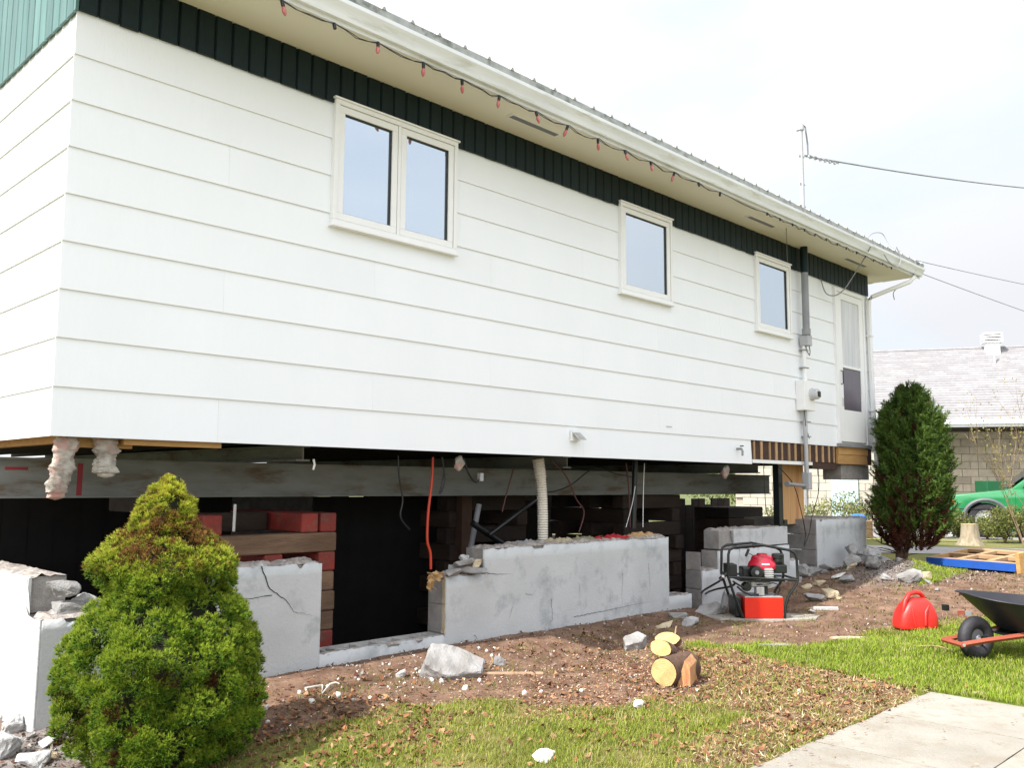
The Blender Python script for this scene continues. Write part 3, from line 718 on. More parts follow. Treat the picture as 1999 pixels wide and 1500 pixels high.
for s_ in (0, 1):
    f = (lambda y: y) if s_ == 0 else (lambda y: HD - y)
    for (xa, xb) in ((EX1 - .02, EX1), (EX0, EX0 + .02)):
        b.add([(xa, f(SY), 4.43), (xb, f(SY), 4.43), (xb, f(ymid), rz_(ymid) - .14), (xa, f(ymid), rz_(ymid) - .14), (xa, f(SY), rz_(SY) - .001), (xb, f(SY), rz_(SY) - .001), (xb, f(ymid), rz_(ymid) - .001), (xa, f(ymid), rz_(ymid) - .001)],
              [(0, 1, 2, 3), (4, 5, 6, 7), (0, 1, 5, 4), (1, 2, 6, 5), (2, 3, 7, 6), (3, 0, 4, 7)])
b.build('rake_board', white, house)
# downspout
def rrect_tube(pts, w, h, name, m, parent):
    b = MB(); P = [Vector(p) for p in pts]
    vs = []; n = len(P)
    for i, p in enumerate(P):
        t = (P[min(i + 1, n - 1)] - P[max(i - 1, 0)]).normalized()
        s = Vector((-t.y, t.x, 0)) if math.hypot(t.x, t.y) > .3 else Vector((1, 0, 0))
        s.normalize(); u = s.cross(t).normalized()
        if abs(t.z) > .95: s = Vector((1, 0, 0)); u = Vector((0, 1, 0))
        for (a, c) in ((-1, -.7), (-.7, -1), (.7, -1), (1, -.7), (1, .7), (.7, 1), (-.7, 1), (-1, .7)): vs.append(p + s * a * w / 2 + u * c * h / 2)
    fs = [(i * 8 + j, i * 8 + (j + 1) % 8, (i + 1) * 8 + (j + 1) % 8, (i + 1) * 8 + j) for i in range(n - 1) for j in range(8)] + [tuple(range(7, -1, -1)), tuple(range((n - 1) * 8, n * 8))]
    return b.add(vs, fs).build(name, m, parent, smooth=40)
rrect_tube([(11.42, SY - .065, 4.47), (11.42, SY - .065, 4.36), (11.38, SY - .01, 4.29), (11.12, -.10, 4.09), (11.095, -.065, 4.04), (11.09, -.060, 3.9), (11.10, -.062, 3.0), (11.11, -.07, 2.0), (11.11, -.13, 1.05)], .07, .055, 'downspout', white, house)
for z in (3.5, 2.4): MB().box(11.05, 11.155, -.095, -.02, z, z + .02).build('downspout_strap', white, house)
# service mast, conduit and meter
mx_ = 9.0
MB().tube([(mx_, -.115, 3.37), (mx_, -.115, 4.42), (mx_, -.115, 6.02)], .032, 12).build('service_mast', grey, house, smooth=True)
MB().lathe([(.034, 0), (.05, .01), (.05, .06), (.036, .1), (.02, .13), (0, .135)], (mx_, -.115, 6.0), 12).build('weather_head', grey, house, smooth=True)
MB().tube([(mx_ + .02, -.12, 6.11), (mx_ + .10, -.14, 6.08), (mx_ + .13, -.15, 5.85), (mx_ + .14, -.15, 5.7), (mx_ + .08, -.13, 5.68)], .012, 6).build('service_drop_loop', greyd, house)
for z in (5.66, 5.28, 4.98): MB().tube([(mx_ - .06, -.115, z), (mx_ + .08, -.115, z)], .012, 6).build('mast_clamp', grey, house)
MB().tube([(mx_, -.115, 3.30), (mx_, -.115, 3.45), (mx_, -.115, 4.42)], .045, 12).build('mast_sleeve', greyd, house, smooth=True)
MB().tube([(mx_, -.1152, 4.08), (mx_, -.1152, 4.423)], .047, 12).build('painted_sleeve', green, house, smooth=True)
MB().tube([(mx_, -.115, 3.26), (mx_, -.115, 3.34)], .055, 12).build('mast_collar', greyd, house)
MB().box(mx_ - .03, mx_ + .09, -.15, -.03, 3.12, 3.26).build('junction_fitting', grey, house, bevel=.01)
MB().tube([(mx_ + .0, -.10, 3.14), (mx_ + .02, -.11, 3.04), (mx_ + .06, -.12, 3.0), (mx_ + .1, -.11, 3.05), (mx_ + .09, -.1, 3.16)], .008, 6).build('ground_wire', greyd, house)
MB().tube([(mx_ + .01, -.07, 3.13), (mx_ + .02, -.07, 2.62)], .025, 10).build('conduit', white, house, smooth=True)
for z in (3.06, 2.83, 2.63, 2.13, 1.94): MB().box(mx_ - .03, mx_ + .08, -.1, -.018, z, z + .012).build('pipe_strap', greyd, house)
mb0 = onY(1568, 745, -.12); mb1 = onY(1604, 805, -.12)
mbx = MB().box(mb0.x, mb0.x + .30, -.13, -.012, mb1.z, mb0.z + .02).build('meter_box', white, house, bevel=.006)
mc = (mb0.x + .2, -.1305, (mb1.z + mb0.z) / 2 + .03)
MB().lathe([(.0, -.10), (.055, -.098), (.068, -.085), (.072, -.02), (.082, -.015), (.082, 0)][::-1], mc, 20, 'y').build('electricity_meter', mat('meter_glass', (.55, .56, .57), rough=.1), mbx, smooth=True)
MB().box(mc[0] - .035, mc[0] + .035, mc[1] - .108, mc[1] - .1005, mc[2] - .04, mc[2] + .03).build('meter_dial', gasket, mbx)
cx_ = mb0.x + .12
MB().tube([(cx_, -.07, mb1.z), (cx_ + .0, -.07, HB - .1)], .028, 10).build('conduit', grey, house, smooth=True)
MB().box(cx_ - .04, cx_ + .05, -.12, -.02, HB - .30, HB - .08).build('conduit_body', grey, house, bevel=.012)
MB().tube([(cx_ - .03, -.06, HB - .25), (cx_ - .42, -.02, HB - .23)], .024, 10).build('conduit', greyd, house, smooth=True)
MB().tube([(cx_ - .40, -.02, HB - .23), (cx_ - .44, -.02, HB - .23)], .036, 10).build('conduit_coupling', greyd, house, smooth=True)
MB().tube([(cx_ - .03, -.08, mb1.z), (cx_ - .02, -.085, mb1.z - .2), (cx_ + .06, -.09, mb1.z - .36)], .005, 5).build('ground_wire', black, house)
# small fittings on the siding
v0 = onY(1114, 840, -.02); v1 = onY(1146, 862, -.02)
vt = MB().box(v0.x, v0.x + .11, -.04, -.014, v1.z - .005, v0.z + .0).build('wall_vent', white, house)
MB().add([(v0.x, -.041, v0.z - .02), (v0.x + .11, -.041, v0.z - .02), (v0.x + .12, -.11, v1.z + .01), (v0.x + .01, -.11, v1.z + .01), (v0.x, -.041, v0.z - .026), (v0.x + .11, -.041, v0.z - .026), (v0.x + .12, -.11, v1.z + .004), (v0.x + .01, -.11, v1.z + .004)], [(0, 1, 2, 3), (4, 5, 6, 7), (0, 1, 5, 4), (1, 2, 6, 5), (2, 3, 7, 6), (3, 0, 4, 7)]).build('vent_flap', silver, vt)
f0 = onY(1440, 882, -.02)
fo = MB().tube([(f0.x, -.01, f0.z + .03), (f0.x, -.07, f0.z + .03), (f0.x - .01, -.09, f0.z + .0), (f0.x - .015, -.09, f0.z - .05)], [.014, .014, .013, .011], 8).build('garden_tap', greyd, house, smooth=True)
MB().tube([(f0.x - .025, -.07, f0.z + .06), (f0.x + .04, -.07, f0.z + .065)], .008, 6).build('tap_handle', black, fo)
p0 = onY(1300, 798, -.018)
MB().box(p0.x, p0.x + .1, -.0225, -.019, p0.z - .19, p0.z - .185).build('siding_patch_edge', greyd, house)

# string of lights under the gutter
bulbs = [(430, 2), (550, 8), (652, 44), (738, 86), (827, 120), (902, 152), (975, 183), (1046, 213), (1109, 241), (1167, 271), (1219, 291), (1270, 314), (1317, 337), (1363, 351), (1406, 371)]
small = [(1497, 407), (1522, 421), (1546, 432), (1570, 442), (1592, 452), (1613, 462), (1634, 471), (1652, 481), (1672, 489), (1690, 498), (1706, 506), (1722, 514), (1740, 523)]
ls = thing('light_string', 'string of old pink Christmas bulbs hooked along the underside of the gutter', 'light string', (0, SY - .03, 4.39))
pts = []; LP = []
lx = [onY(a, b_, SY - .03).x for a, b_ in bulbs + small]
xprev = None
for i, x in enumerate(lx):
    if xprev is not None:
        for t_ in (.25, .5, .75): pts.append((xprev + (x - xprev) * t_, rnd.uniform(-.004, .004), -.012 - .03 * math.sin(PI * t_) * rnd.uniform(.2, 1.4)))
    pts.append((x, 0, -.01)); xprev = x
MB().tube(pts, .0028, 5).build('cord', black, ls)
MB().tube([(p[0] + .02, p[1] - .006, p[2] - .006 * math.sin(i * 1.7)) for i, p in enumerate(pts)], .003, 5).build('cord', black, ls)
sk = bl = None
for i, x in enumerate(lx):
    ty = rnd.uniform(-.35, .35); tx = rnd.uniform(-.3, .3); sc = 1 if i < len(bulbs) else .75
    if sk is None:
        sk = MB().lathe([(.0, .0), (.011, -.001), (.013, -.01), (.012, -.042), (.010, -.044)], n=10).build('socket', black, ls, smooth=True)
        bl = MB().lathe([(.009, -.044), (.014, -.06), (.0155, -.072), (.012, -.09), (.005, -.104), (0, -.108)], n=10).build('bulb', fringe, sk, smooth=True); s_ = sk
    else:
        s_ = share(sk, 'socket', ls)
        if i < 13 and i != 2: share(bl, 'bulb', s_)
    s_.location = (x, 0, -.008); s_.rotation_euler = (tx, ty, 0); s_.scale = (sc, sc, sc)

# ================================================================== UNDER THE HOUSE
def ibeam(label, x0, x1, y, z0, z1, w=.14, axis='x', m=None):
    t = thing('steel_beam', label, 'beam', ((x0 + x1) / 2, y, z0) if axis == 'x' else (y, (x0 + x1) / 2, z0)); L = (x1 - x0) / 2; H = z1 - z0
    P = [(-w / 2, 0), (w / 2, 0), (w / 2, .014), (.006, .014), (.006, H - .014), (w / 2, H - .014), (w / 2, H), (-w / 2, H), (-w / 2, H - .014), (-.006, H - .014), (-.006, .014), (-w / 2, .014)]
    if axis == 'x': MB().prism(P, -L, L, 'x').build('beam_body', steel, t)
    else: MB().prism(P, -L, L, 'y').build('beam_body', steel, t)
    return t
# the near beam shows as a closed web toward the viewer
bm_ = ibeam('long grey steel beam carrying the house, nearest the viewer', -.5, 10.15, 1.10, 1.20, 1.47, .05)
for (px, py0, py1, w) in ((160, 905, 968, .018), (35, 912, 918, .07)):
    a = onY(px, py0, 1.07); c = onY(px, py1, 1.07)
    MB().box(a.x - w - 4.825, a.x + w - 4.825, -.0075, -.0065, c.z - 1.20, a.z - 1.20).build('spray_mark', beamred, bm_)
ibeam('second long steel beam further back under the house', -.3, 10.9, 5.6, 1.20, 1.46, .14)
for i, x in enumerate((1.9, 4.9, 8.6)):
    ibeam(['left cross beam of steel under the floor', 'middle cross beam of steel under the floor', 'right cross beam of steel under the floor'][i], .4, 6.9, x, 1.475, 1.595, .12, 'y')
def make_crib(label, x, y, ztop, n, s=.17, L=1.15, seed=0, redp_=.35, group='timber cribs under the house'):
    t = thing('timber_crib', label, 'timber crib', (x, y, 0), group=group)
    r = random.Random(seed); z = ztop
    base = MB().box(-L / 2, L / 2, -s / 2, s / 2, -s / 2, s / 2)
    proto = None
    for k in range(n):
        z -= s
        for j, off in enumerate((-L / 2 + s / 2, 0, L / 2 - s / 2)):
            if j == 1 and k % 2: continue
            rz = 0 if k % 2 == 0 else PI / 2
            o = MB().box(-L / 2 - r.uniform(0, .05), L / 2 + r.uniform(0, .05), -s / 2 + .002, s / 2 - .002, -s / 2 + .002, s / 2 - .002).build('timber', cribdark, t, bevel=.012, seg=2)
            o.location = (0 + r.uniform(-.02, .02), off + r.uniform(-.015, .015), z + s / 2) if k % 2 == 0 else (off + r.uniform(-.015, .015), r.uniform(-.02, .02), z + s / 2)
            o.rotation_euler = (0, 0, rz + r.uniform(-.015, .015))
            for e in (-1, 1):
                if r.random() < redp_:
                    MB().box(e * (L / 2 + .056) - .004, e * (L / 2 + .056) + .004, -s / 2 + .006, s / 2 - .006, -s / 2 + .006, s / 2 - .006).build('painted_end', cribred, o)
    return t
# crib seen through and above the left wall: timber stack with red ends, built course by course
def timber(parent, x0, x1, y0, y1, z0, z1, m=crib, rz=0):
    c = Vector(((x0 + x1) / 2, (y0 + y1) / 2, (z0 + z1) / 2))
    o = MB().box(-(x1 - x0) / 2, (x1 - x0) / 2, -(y1 - y0) / 2, (y1 - y0) / 2, -(z1 - z0) / 2, (z1 - z0) / 2).build('timber', m, parent, bevel=.014, loc=c - parent.location)
    o.rotation_euler = (0, 0, rz); return o
yc = .62
tc1 = thing('timber_crib', 'crib of stacked red-ended timbers under the beam behind the left foundation wall', 'timber crib', (1.85, yc + .5, 0), group='timber cribs under the house')
L0 = onY(395, 1050, yc).x; L1 = onY(658, 1038, yc).x; zt = onY(658, 1039, yc).z; zb_ = onY(658, 1076, yc).z
hh = zt - zb_
timber(tc1, L0 + .02, L1, yc, yc + .15, zb_, zt)                     # long pale timber
zz = zb_
for k in range(12):
    z1_ = zz - .003; z0_ = z1_ - hh
    if k % 2 == 0:
        for xx in (L1 - .16, L0 + .5, L0): timber(tc1, xx, xx + .155, yc + rnd.uniform(-.01, .01), yc + 1.15, z0_, z1_, cribred if k in (0, 4, 8) else crib)
    else:
        timber(tc1, L0, L1 - rnd.uniform(0, .01), yc + .01, yc + .16, z0_, z1_, crib if k != 1 else crib)
        timber(tc1, L0, L1, yc + .95, yc + 1.1, z0_, z1_)
    zz = z0_
# top course: red ends side by side
zz = zt + .003
for xx, mm in ((L1 - .155, cribred), (L1 - .325, cribred), (L0 + .0, cribred)):
    timber(tc1, xx, xx + .15, yc + .0, yc + 1.15, zz, zz + hh, mm)
timber(tc1, L0 - .25, L0 - .02, yc + .1, yc + .25, zz, zz + hh, cribdark)
timber(tc1, L0 - .2, L1 - .36, yc + .45, yc + .60, zz, zz + hh, cribdark)
zz += hh + .003
timber(tc1, L0 - .2, L0 + .12, yc + .62, yc + 1.2, zz, 1.195, cribdark)
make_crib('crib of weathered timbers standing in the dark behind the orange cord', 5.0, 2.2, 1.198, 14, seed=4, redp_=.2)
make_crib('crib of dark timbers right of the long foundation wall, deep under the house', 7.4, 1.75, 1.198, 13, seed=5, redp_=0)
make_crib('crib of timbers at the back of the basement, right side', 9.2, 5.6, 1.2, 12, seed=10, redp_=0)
t = thing('timber_stack', 'short stack of dark reddish timbers under the beam end, left of the steel post', 'timber stack', (8.35, 1.7, 0))
zt_ = onY(1450, 991, 1.7).z
for i in range(9):
    a = onY(1422, 990, 1.7); c = onY(1489, 990, 1.7)
    MB().box(a.x - 8.35, c.x - 8.35, 0, .6, zt_ - .16 * (i + 1) + .004, zt_ - .16 * i).build('timber', cribdark, t, bevel=.01)
t = thing('dark_backdrop', 'added dark board partition behind the dark timbers, right of the long wall', 'backdrop', (8.0, 2.7, 0))  # added boards that blacken the view behind the timbers
a = onY(1310, 975, 2.7); c = onY(1424, 973, 2.7)
for i in range(9):
    u0 = a.x - 8.0 + (c.x - a.x) * i / 9; MB().box(u0, u0 + (c.x - a.x) / 9 - .01, -.012, .012, -1.2, c.z - (.10 if i in (2, 5) else 0)).build('board', cribdark, t)
# dark boards and partition added to blacken the view under the house
t = thing('dark_backdrop', 'added black board partition standing inside the basement behind the opening', 'backdrop', (3.2, 2.1, 0))
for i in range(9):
    MB().box(i * .20 - .1, i * .20 + .105, -.012, .012, -1.2, 1.18 + rnd.uniform(-.004, .004)).build('board', shade_black, t)
t = thing('dark_backdrop', 'added black board partition at the left end of the basement, behind the round bush', 'backdrop', (1.0, 2.6, 0))  # also added, turns the gap at the left end black
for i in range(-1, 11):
    MB().box(i * .20 - .7, i * .20 - .495, -.012, .012, -1.2, 1.27 + rnd.uniform(-.004, .004)).build('board', shade_black, t)

t = thing('rear_dark_backdrop', 'added dark backdrop of boards at the far right of the basement', 'backdrop', (8.0, 4.2, 0))  # added boards that darken the far view through the basement
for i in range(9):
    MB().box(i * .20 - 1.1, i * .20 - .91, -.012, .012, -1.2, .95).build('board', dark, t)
# a brown upright and leaning pipes in the middle
def post(name, label, cat, a, c, r, m, n=10):
    t = MB().tube([Vector(a), Vector(c)], r, n).build(name, m, smooth=True); return tag(t, label, cat)
a = onY(903, 985, 1.6)
o = MB().box(-.07, .07, -.07, .07, -1.2, 1.46).build('wooden_post', mat('brown_post', (.09, .045, .025), (.06, .03, .018), rough=.8), loc=(a.x, 1.6, 0)); tag(o, 'brown wooden post under the house, just left of the leaning grey pipes', 'post')
post('pipe', 'grey pipe leaning steeply behind the long foundation wall', 'pipe', onY(935, 985, .9), onY(918, 1075, .9), .028, greyd)
post('pipe', 'black drain pipe slanting down to the right behind the long wall', 'pipe', onY(922, 1022, .7), onY(990, 1068, .7), .03, black)
post('pipe', 'black pipe slanting up to the right to the white corrugated pipe', 'pipe', onY(955, 1045, .6), onY(1065, 962, .45), .022, black)
post('pipe', 'black vertical pipe hanging by the white wires, right of the corrugated pipe', 'pipe', onY(1240, 900, .5), onY(1236, 1032, .5), .03, black)
post('pipe', 'short grey pipe standing against the timber crib on the left', 'pipe', onY(459, 985, .55), onY(456, 1038, .55), .012, silver)
# white corrugated pipe
a = onY(1050, 895, .28); c = onY(1062, 1060, .28)
prof = []; L = (a - c).length; n = 34
pts = []; rs = []
for i in range(n * 2 + 1):
    t_ = i / (n * 2); p = a.lerp(c, t_); p.x += .02 * math.sin(t_ * 4) - .0; pts.append(p); rs.append((.052 if i % 2 else .044) * (1.15 if t_ < .25 else 1))
tag(MB().tube(pts, rs, 16).build('corrugated_pipe', hosem, smooth=50), 'white corrugated drain pipe hanging down to the top of the long wall', 'pipe')
# orange cord
def cable(name, label, cat, pts, r, m, group=None, n=6):
    # smooth a polyline
    P = [Vector(p) for p in pts]; Q = []
    for i in range(len(P) - 1):
        p0 = P[max(i - 1, 0)]; p1 = P[i]; p2 = P[i + 1]; p3 = P[min(i + 2, len(P) - 1)]
        for k in range(6):
            t_ = k / 6; Q.append(.5 * ((2 * p1) + (-p0 + p2) * t_ + (2 * p0 - 5 * p1 + 4 * p2 - p3) * t_ ** 2 + (-p0 + 3 * p1 - 3 * p2 + p3) * t_ ** 3))
    Q.append(P[-1]); return tag(MB().tube(Q, r, n).build(name, m, smooth=True), label, cat, group)
def yl(c, *pp): return [onY(a, b_, c) for a, b_ in pp]
cable('extension_cord', 'orange cord hanging from the floor into the basement opening', 'cord', yl(.22, (845, 893), (843, 940), (836, 1000), (834, 1055), (840, 1080), (841, 1112)), .011, orange)
gcab = 'loose black cables hanging under the floor'
cable('hanging_cable', 'pair-side black cable hanging left of the orange cord', 'cable', yl(.3, (777, 890), (779, 930), (786, 975), (782, 1010), (800, 1035)), .007, black, gcab)
cable('hanging_cable', 'black cable looping just right of the orange cord', 'cable', yl(.3, (862, 893), (866, 925), (858, 965), (868, 940), (864, 893)), .006, black, gcab)
cable('hanging_cable', 'black cable ending in a grey box right of the hanging paper scrap', 'cable', yl(.2, (905, 895), (915, 925), (928, 942), (937, 935)), .009, black, gcab)
p = onY(938, 932, .2); tag(MB().box(p.x - .02, p.x + .02, .18, .22, p.z - .035, p.z + .035).build('outlet_box', grey, bevel=.004), 'small grey outlet box dangling on a black cable', 'outlet box')
cable('hanging_cable', 'brown cable slanting down left of the white corrugated pipe', 'cable', yl(.5, (1003, 915), (990, 960), (980, 1000)), .007, mat('brown_cable', (.10, .035, .025), rough=.6), gcab)
cable('hanging_cable', 'long brown cable curving down right of the white corrugated pipe', 'cable', yl(.4, (1075, 900), (1105, 930), (1125, 975), (1140, 1000), (1130, 1040)), .007, MATS['brown_cable'], gcab)
cable('hanging_cable', 'black cable drooping in a flat arc between the pipe and the wires', 'cable', yl(.5, (1040, 905), (1055, 950), (1065, 962), (1110, 950), (1160, 915), (1200, 925), (1235, 932)), .006, black, gcab)
cable('hanging_cable', 'rust red cable hanging straight down beside the black vertical pipe', 'cable', yl(.45, (1222, 905), (1228, 960), (1230, 1030)), .009, MATS['brown_cable'], gcab)
cable('hanging_cable', 'thin white wire hanging right of the black vertical pipe', 'cable', yl(.4, (1258, 905), (1256, 960), (1255, 1030)), .005, white, gcab)
cable('hanging_cable', 'short bent white wire left of the black vertical pipe', 'cable', yl(.4, (1240, 950), (1234, 985), (1222, 1030)), .004, white, gcab)
cable('hanging_cable', 'thin black wire trailing down in front of the plywood panel', 'cable', yl(.02, (1520, 912), (1548, 945), (1562, 990), (1572, 1040), (1570, 1065)), .006, black, gcab)
cable('hanging_cable', 'thin black wire falling from the meter conduit to the ground', 'cable', yl(-.05, (1597, 915), (1598, 960), (1585, 1010), (1580, 1040), (1570, 1068)), .006, black, gcab)
cable('hanging_cable', 'thin black wire across the steel post left of the plywood', 'cable', yl(.1, (1490, 900), (1492, 940), (1495, 990), (1500, 1010)), .005, black, gcab)
cable('hanging_cable', 'dark curved flex hanging from the soffit in front of the door', 'cable', [onY(1602, 545, -.03), onY(1612, 572, -.1), onY(1630, 577, -.16), onY(1648, 565, -.25), onY(1665, 540, -.35), onZ(1690, 500, 4.40), onZ(1700, 480, 4.44)], .008, greyd)
cable('hanging_cable', 'loop of wire sagging under the gutter at its right end', 'cable', [Vector((10.2, SY - .12, 4.46)), Vector((10.35, SY - .14, 4.36)), Vector((10.6, SY - .14, 4.35)), Vector((10.75, SY - .14, 4.5)), Vector((10.7, SY - .1, 4.66))], .007, greyd)
cable('hanging_cable', 'thin vertical wire by the eave left of the service mast', 'cable', [onY(1537, 520, -.03), onY(1536, 480, -.1), onZ(1535, 445, 4.424)], .004, greyd)
# chunks of insulation
def blob(name, m, c, size, seed=0, sub=3, amp=.3, rot=(0, 0, 0), freq=1.6, squash=None):
    bm = bmesh.new(); bmesh.ops.create_icosphere(bm, subdivisions=sub, radius=1)
    for v in bm.verts:
        n_ = noise.noise(v.co * freq + Vector((seed * 7.1, seed, 0))) + .5 * noise.noise(v.co * freq * 2.7 + Vector((seed, 0, 3)))
        v.co *= 1 + amp * n_
        v.co = Vector((v.co.x * size[0], v.co.y * size[1], v.co.z * size[2]))
    me = bpy.data.meshes.new(name); bm.to_mesh(me); bm.free(); me.materials.append(m)
    me.polygons.foreach_set('use_smooth', [True] * len(me.polygons))
    o = bpy.data.objects.new(name, me); COL.objects.link(o); o.location = c; o.rotation_euler = rot; return o
def rag(px0, py0, px1, py1, w, y, label, seed, slant=0):
    a = onY(px0, py0, y); c = onY(px1, py1, y); n = 44; V = []; F = []; k = 22
    for i in range(n + 1):
        t_ = i / n; p = a.lerp(c, t_)
        ww = w * (1 + .3 * noise.noise((t_ * 5, seed, 0))) * (1 if t_ < .93 else .75)
        for j in range(k):
            an = 2 * PI * j / k; rr = 1 + .28 * noise.noise((math.cos(an) * 1.6, math.sin(an) * 1.6, t_ * 6 + seed)) + .22 * noise.noise((math.cos(an) * 5, math.sin(an) * 5, t_ * 20 + seed)) + .12 * noise.noise((math.cos(an) * 12, math.sin(an) * 12, t_ * 50 + seed))
            V.append((p.x + math.cos(an) * ww * rr, p.y + math.sin(an) * ww * .38 * rr, p.z + .01 * noise.noise((j, i, seed))))
    for i in range(n):
        for j in range(k): F.append((i * k + j, i * k + (j + 1) % k, (i + 1) * k + (j + 1) % k, (i + 1) * k + j))
    c0 = len(V); V.append(tuple(c - Vector((0, 0, .015)))); V.append(tuple(a))
    F2 = [(n * k + j, n * k + (j + 1) % k, c0, c0) for j in range(k)]
    b = MB(); b.add(V, F); b.add([], []); b.f += [(n * k + j, n * k + (j + 1) % k, c0) for j in range(k)]; b.m += [0] * k
    o = b.build('insulation_clump', insul, smooth=60)
    return tag(o, label, 'insulation')
rag(132, 855, 108, 972, .062, -.0 + .05, 'long ragged strip of torn insulation hanging at the left corner', 1)
rag(206, 855, 206, 930, .068, .06, 'rounded clump of torn insulation hanging beside the long strip', 2)
for (px, py, s_, l_, sd) in ((896, 906, .045, 'small pale scrap of insulation hanging right of the orange cord', 3), (1416, 921, .06, 'white lump of insulation hanging near the tap', 4)):
    tag(blob('insulation_scrap', insul, onY(px, py, .1), (s_, s_ * .5, s_ * 1.35), sd, amp=.4, rot=(0, .4, 0)), l_, 'insulation')
p = onY(612, 897, .05); tag(MB().tube([p, p + Vector((.01, 0, -.04)), p + Vector((.0, 0, -.075))], .008, 6).build('foam_strand', foam), 'tiny white strand hanging below the siding on the left', 'scrap')
# post and plywood at right
a = onY(1513, 910, .15)
ps = thing('steel_post', 'black steel post standing on the stepped block remnant', 'post', (a.x, .12, .82))
MB().box(-.05, .05, -.04, .04, .02, HB - .82 + .01).build('column', blacks, ps); MB().box(-.09, .09, -.07, .07, 0, .02).build('base_plate', blacks, ps)
MB().box(.05, .13, -.05, .05, .0, .075).build('bracket', blacks, ps)
a = onY(1520, 1025, .30); c = onY(1566, 905, .30)
pp = MB().box(a.x, c.x, .29, .31, a.z - .0, HB + .28).build('plywood_panel', ply); tag(pp, 'orange-tan plywood panel hanging from the floor beside the steel post', 'panel')
# things through the gap behind: quad bike, white van shape
qb = thing('garden_tractor', 'dark small tractor with red lamps seen behind the house through the gap', 'tractor', tuple(Vector((0, 0, 0)) + Vector((onY(1098, 1000, 11).x, 11, .1))))
qb.rotation_euler = (0, 0, -.7)
MB().prism([(-.75, .35), (.75, .35), (.8, .75), (.5, 1.0), (-.3, 1.05), (-.8, .85)], -.35, .35, 'y').build('body', black, qb, bevel=.06)
for s_ in (-1, 1):
    for xx in (-.55, .6):
        MB().lathe([(.0, -.13), (.2, -.13), (.32, -.10), (.34, 0), (.32, .10), (.2, .13), (0, .13)], (xx, s_ * .5, .34), 20, 'y').build('wheel', rubber, qb, smooth=True)
    MB().lathe([(0, -.04), (.08, -.03), (.09, 0), (.09, .05)], (-.5 + .0, s_ * .34 - .38 * (s_ + 1) * 0, .95), 14, 'y').build('red_lamp', redlens, qb, smooth=True)
    MB().lathe([(0, -.05), (.07, -.03), (.08, 0), (.08, .05)], (.0, -.40, .78 + s_ * .0), 14, 'y').build('headlight', chrome, qb, smooth=True)
MB().lathe([(0, -.06), (.10, -.03), (.11, 0), (.11, .05)], (-.45, -.40, .92), 14, 'y').build('red_lamp', redlens, qb, smooth=True)
MB().lathe([(0, -.06), (.10, -.03), (.11, 0), (.11, .05)], (.45, -.40, .92), 14, 'y').build('red_lamp', redlens, qb, smooth=True)
MB().box(-.3, .3, -.3, .3, 1.04, 1.15).build('seat', black, qb, bevel=.05)
p = onY(1175, 985, 15)
wv = thing('white_trailer', 'white box trailer parked far behind the house, seen through the gap', 'trailer', (p.x, 15, 0)); wv.rotation_euler = (0, 0, -.7)
MB().box(-1.4, 1.4, -.8, .8, .55, 2.1).build('body', white, wv, bevel=.06)
for s_ in (-1, 1): MB().lathe([(0, -.1), (.3, -.1), (.32, 0), (.3, .1), (0, .1)], (s_ * .5, -.75, .32), 18, 'y').build('wheel', rubber, wv, smooth=True)
# ================================================================== DEBRIS ON AND ROUND THE WALLS
def chunk(px, py, w, h, label, m=None, d=None, z=None, Y=None, Xp=None, rz=None, tilt=.25, seed=None, cat='rubble', name='concrete_chunk', group=None, flat=False, npts=14):
    """broken piece: w, h in metres; stands on the ground (or on height z) where the eye meets it"""
    r = random.Random(seed if seed is not None else int(px * 31 + py))
    w *= 1.22; h *= 1.22
    if Y is not None: p = onY(px, py, Y)
    elif Xp is not None: p = onX(px, py, Xp)
    elif z is not None: p = onZ(px, py, z)
    else: p = gpos(px, py)
    d = d or w * .7
    bm = bmesh.new()
    for i in range(npts):
        q = Vector((r.uniform(-1, 1), r.uniform(-1, 1), r.uniform(-1, 1)))
        mx_ = max(abs(q.x), abs(q.y), abs(q.z)); q /= mx_; q *= r.uniform(.86, 1)
        bm.verts.new((q.x * w / 2, q.y * d / 2, q.z * h / 2))
    bmesh.ops.convex_hull(bm, input=bm.verts)
    bmesh.ops.delete(bm, geom=[v for v in bm.verts if not v.link_faces], context='VERTS')
    bmesh.ops.bevel(bm, geom=[e for e in bm.edges], offset=min(w, h, d) * .05, segments=1, affect='EDGES')
    bmesh.ops.triangulate(bm, faces=bm.faces); bmesh.ops.subdivide_edges(bm, edges=bm.edges, cuts=2, use_grid_fill=True); bm.normal_update()
    for v in bm.verts: v.co += v.normal * min(w, h, d) * (.13 * noise.noise(v.co * (2.6 / max(w, .02)) + Vector((px, 0, 0))) + .09 * noise.noise(v.co * (8 / max(w, .02)) + Vector((0, px, 0))))
    me = bpy.data.meshes.new(name); bm.to_mesh(me); bm.free(); me.materials.append(m or rubm)
    o = bpy.data.objects.new(name, me); COL.objects.link(o)
    o.rotation_euler = (r.uniform(-tilt, tilt), r.uniform(-tilt, tilt), rz if rz is not None else r.uniform(-.9, .3))
    o.location = (p.x, p.y, p.z + h * .34)
    return tag(o, label, cat, group)
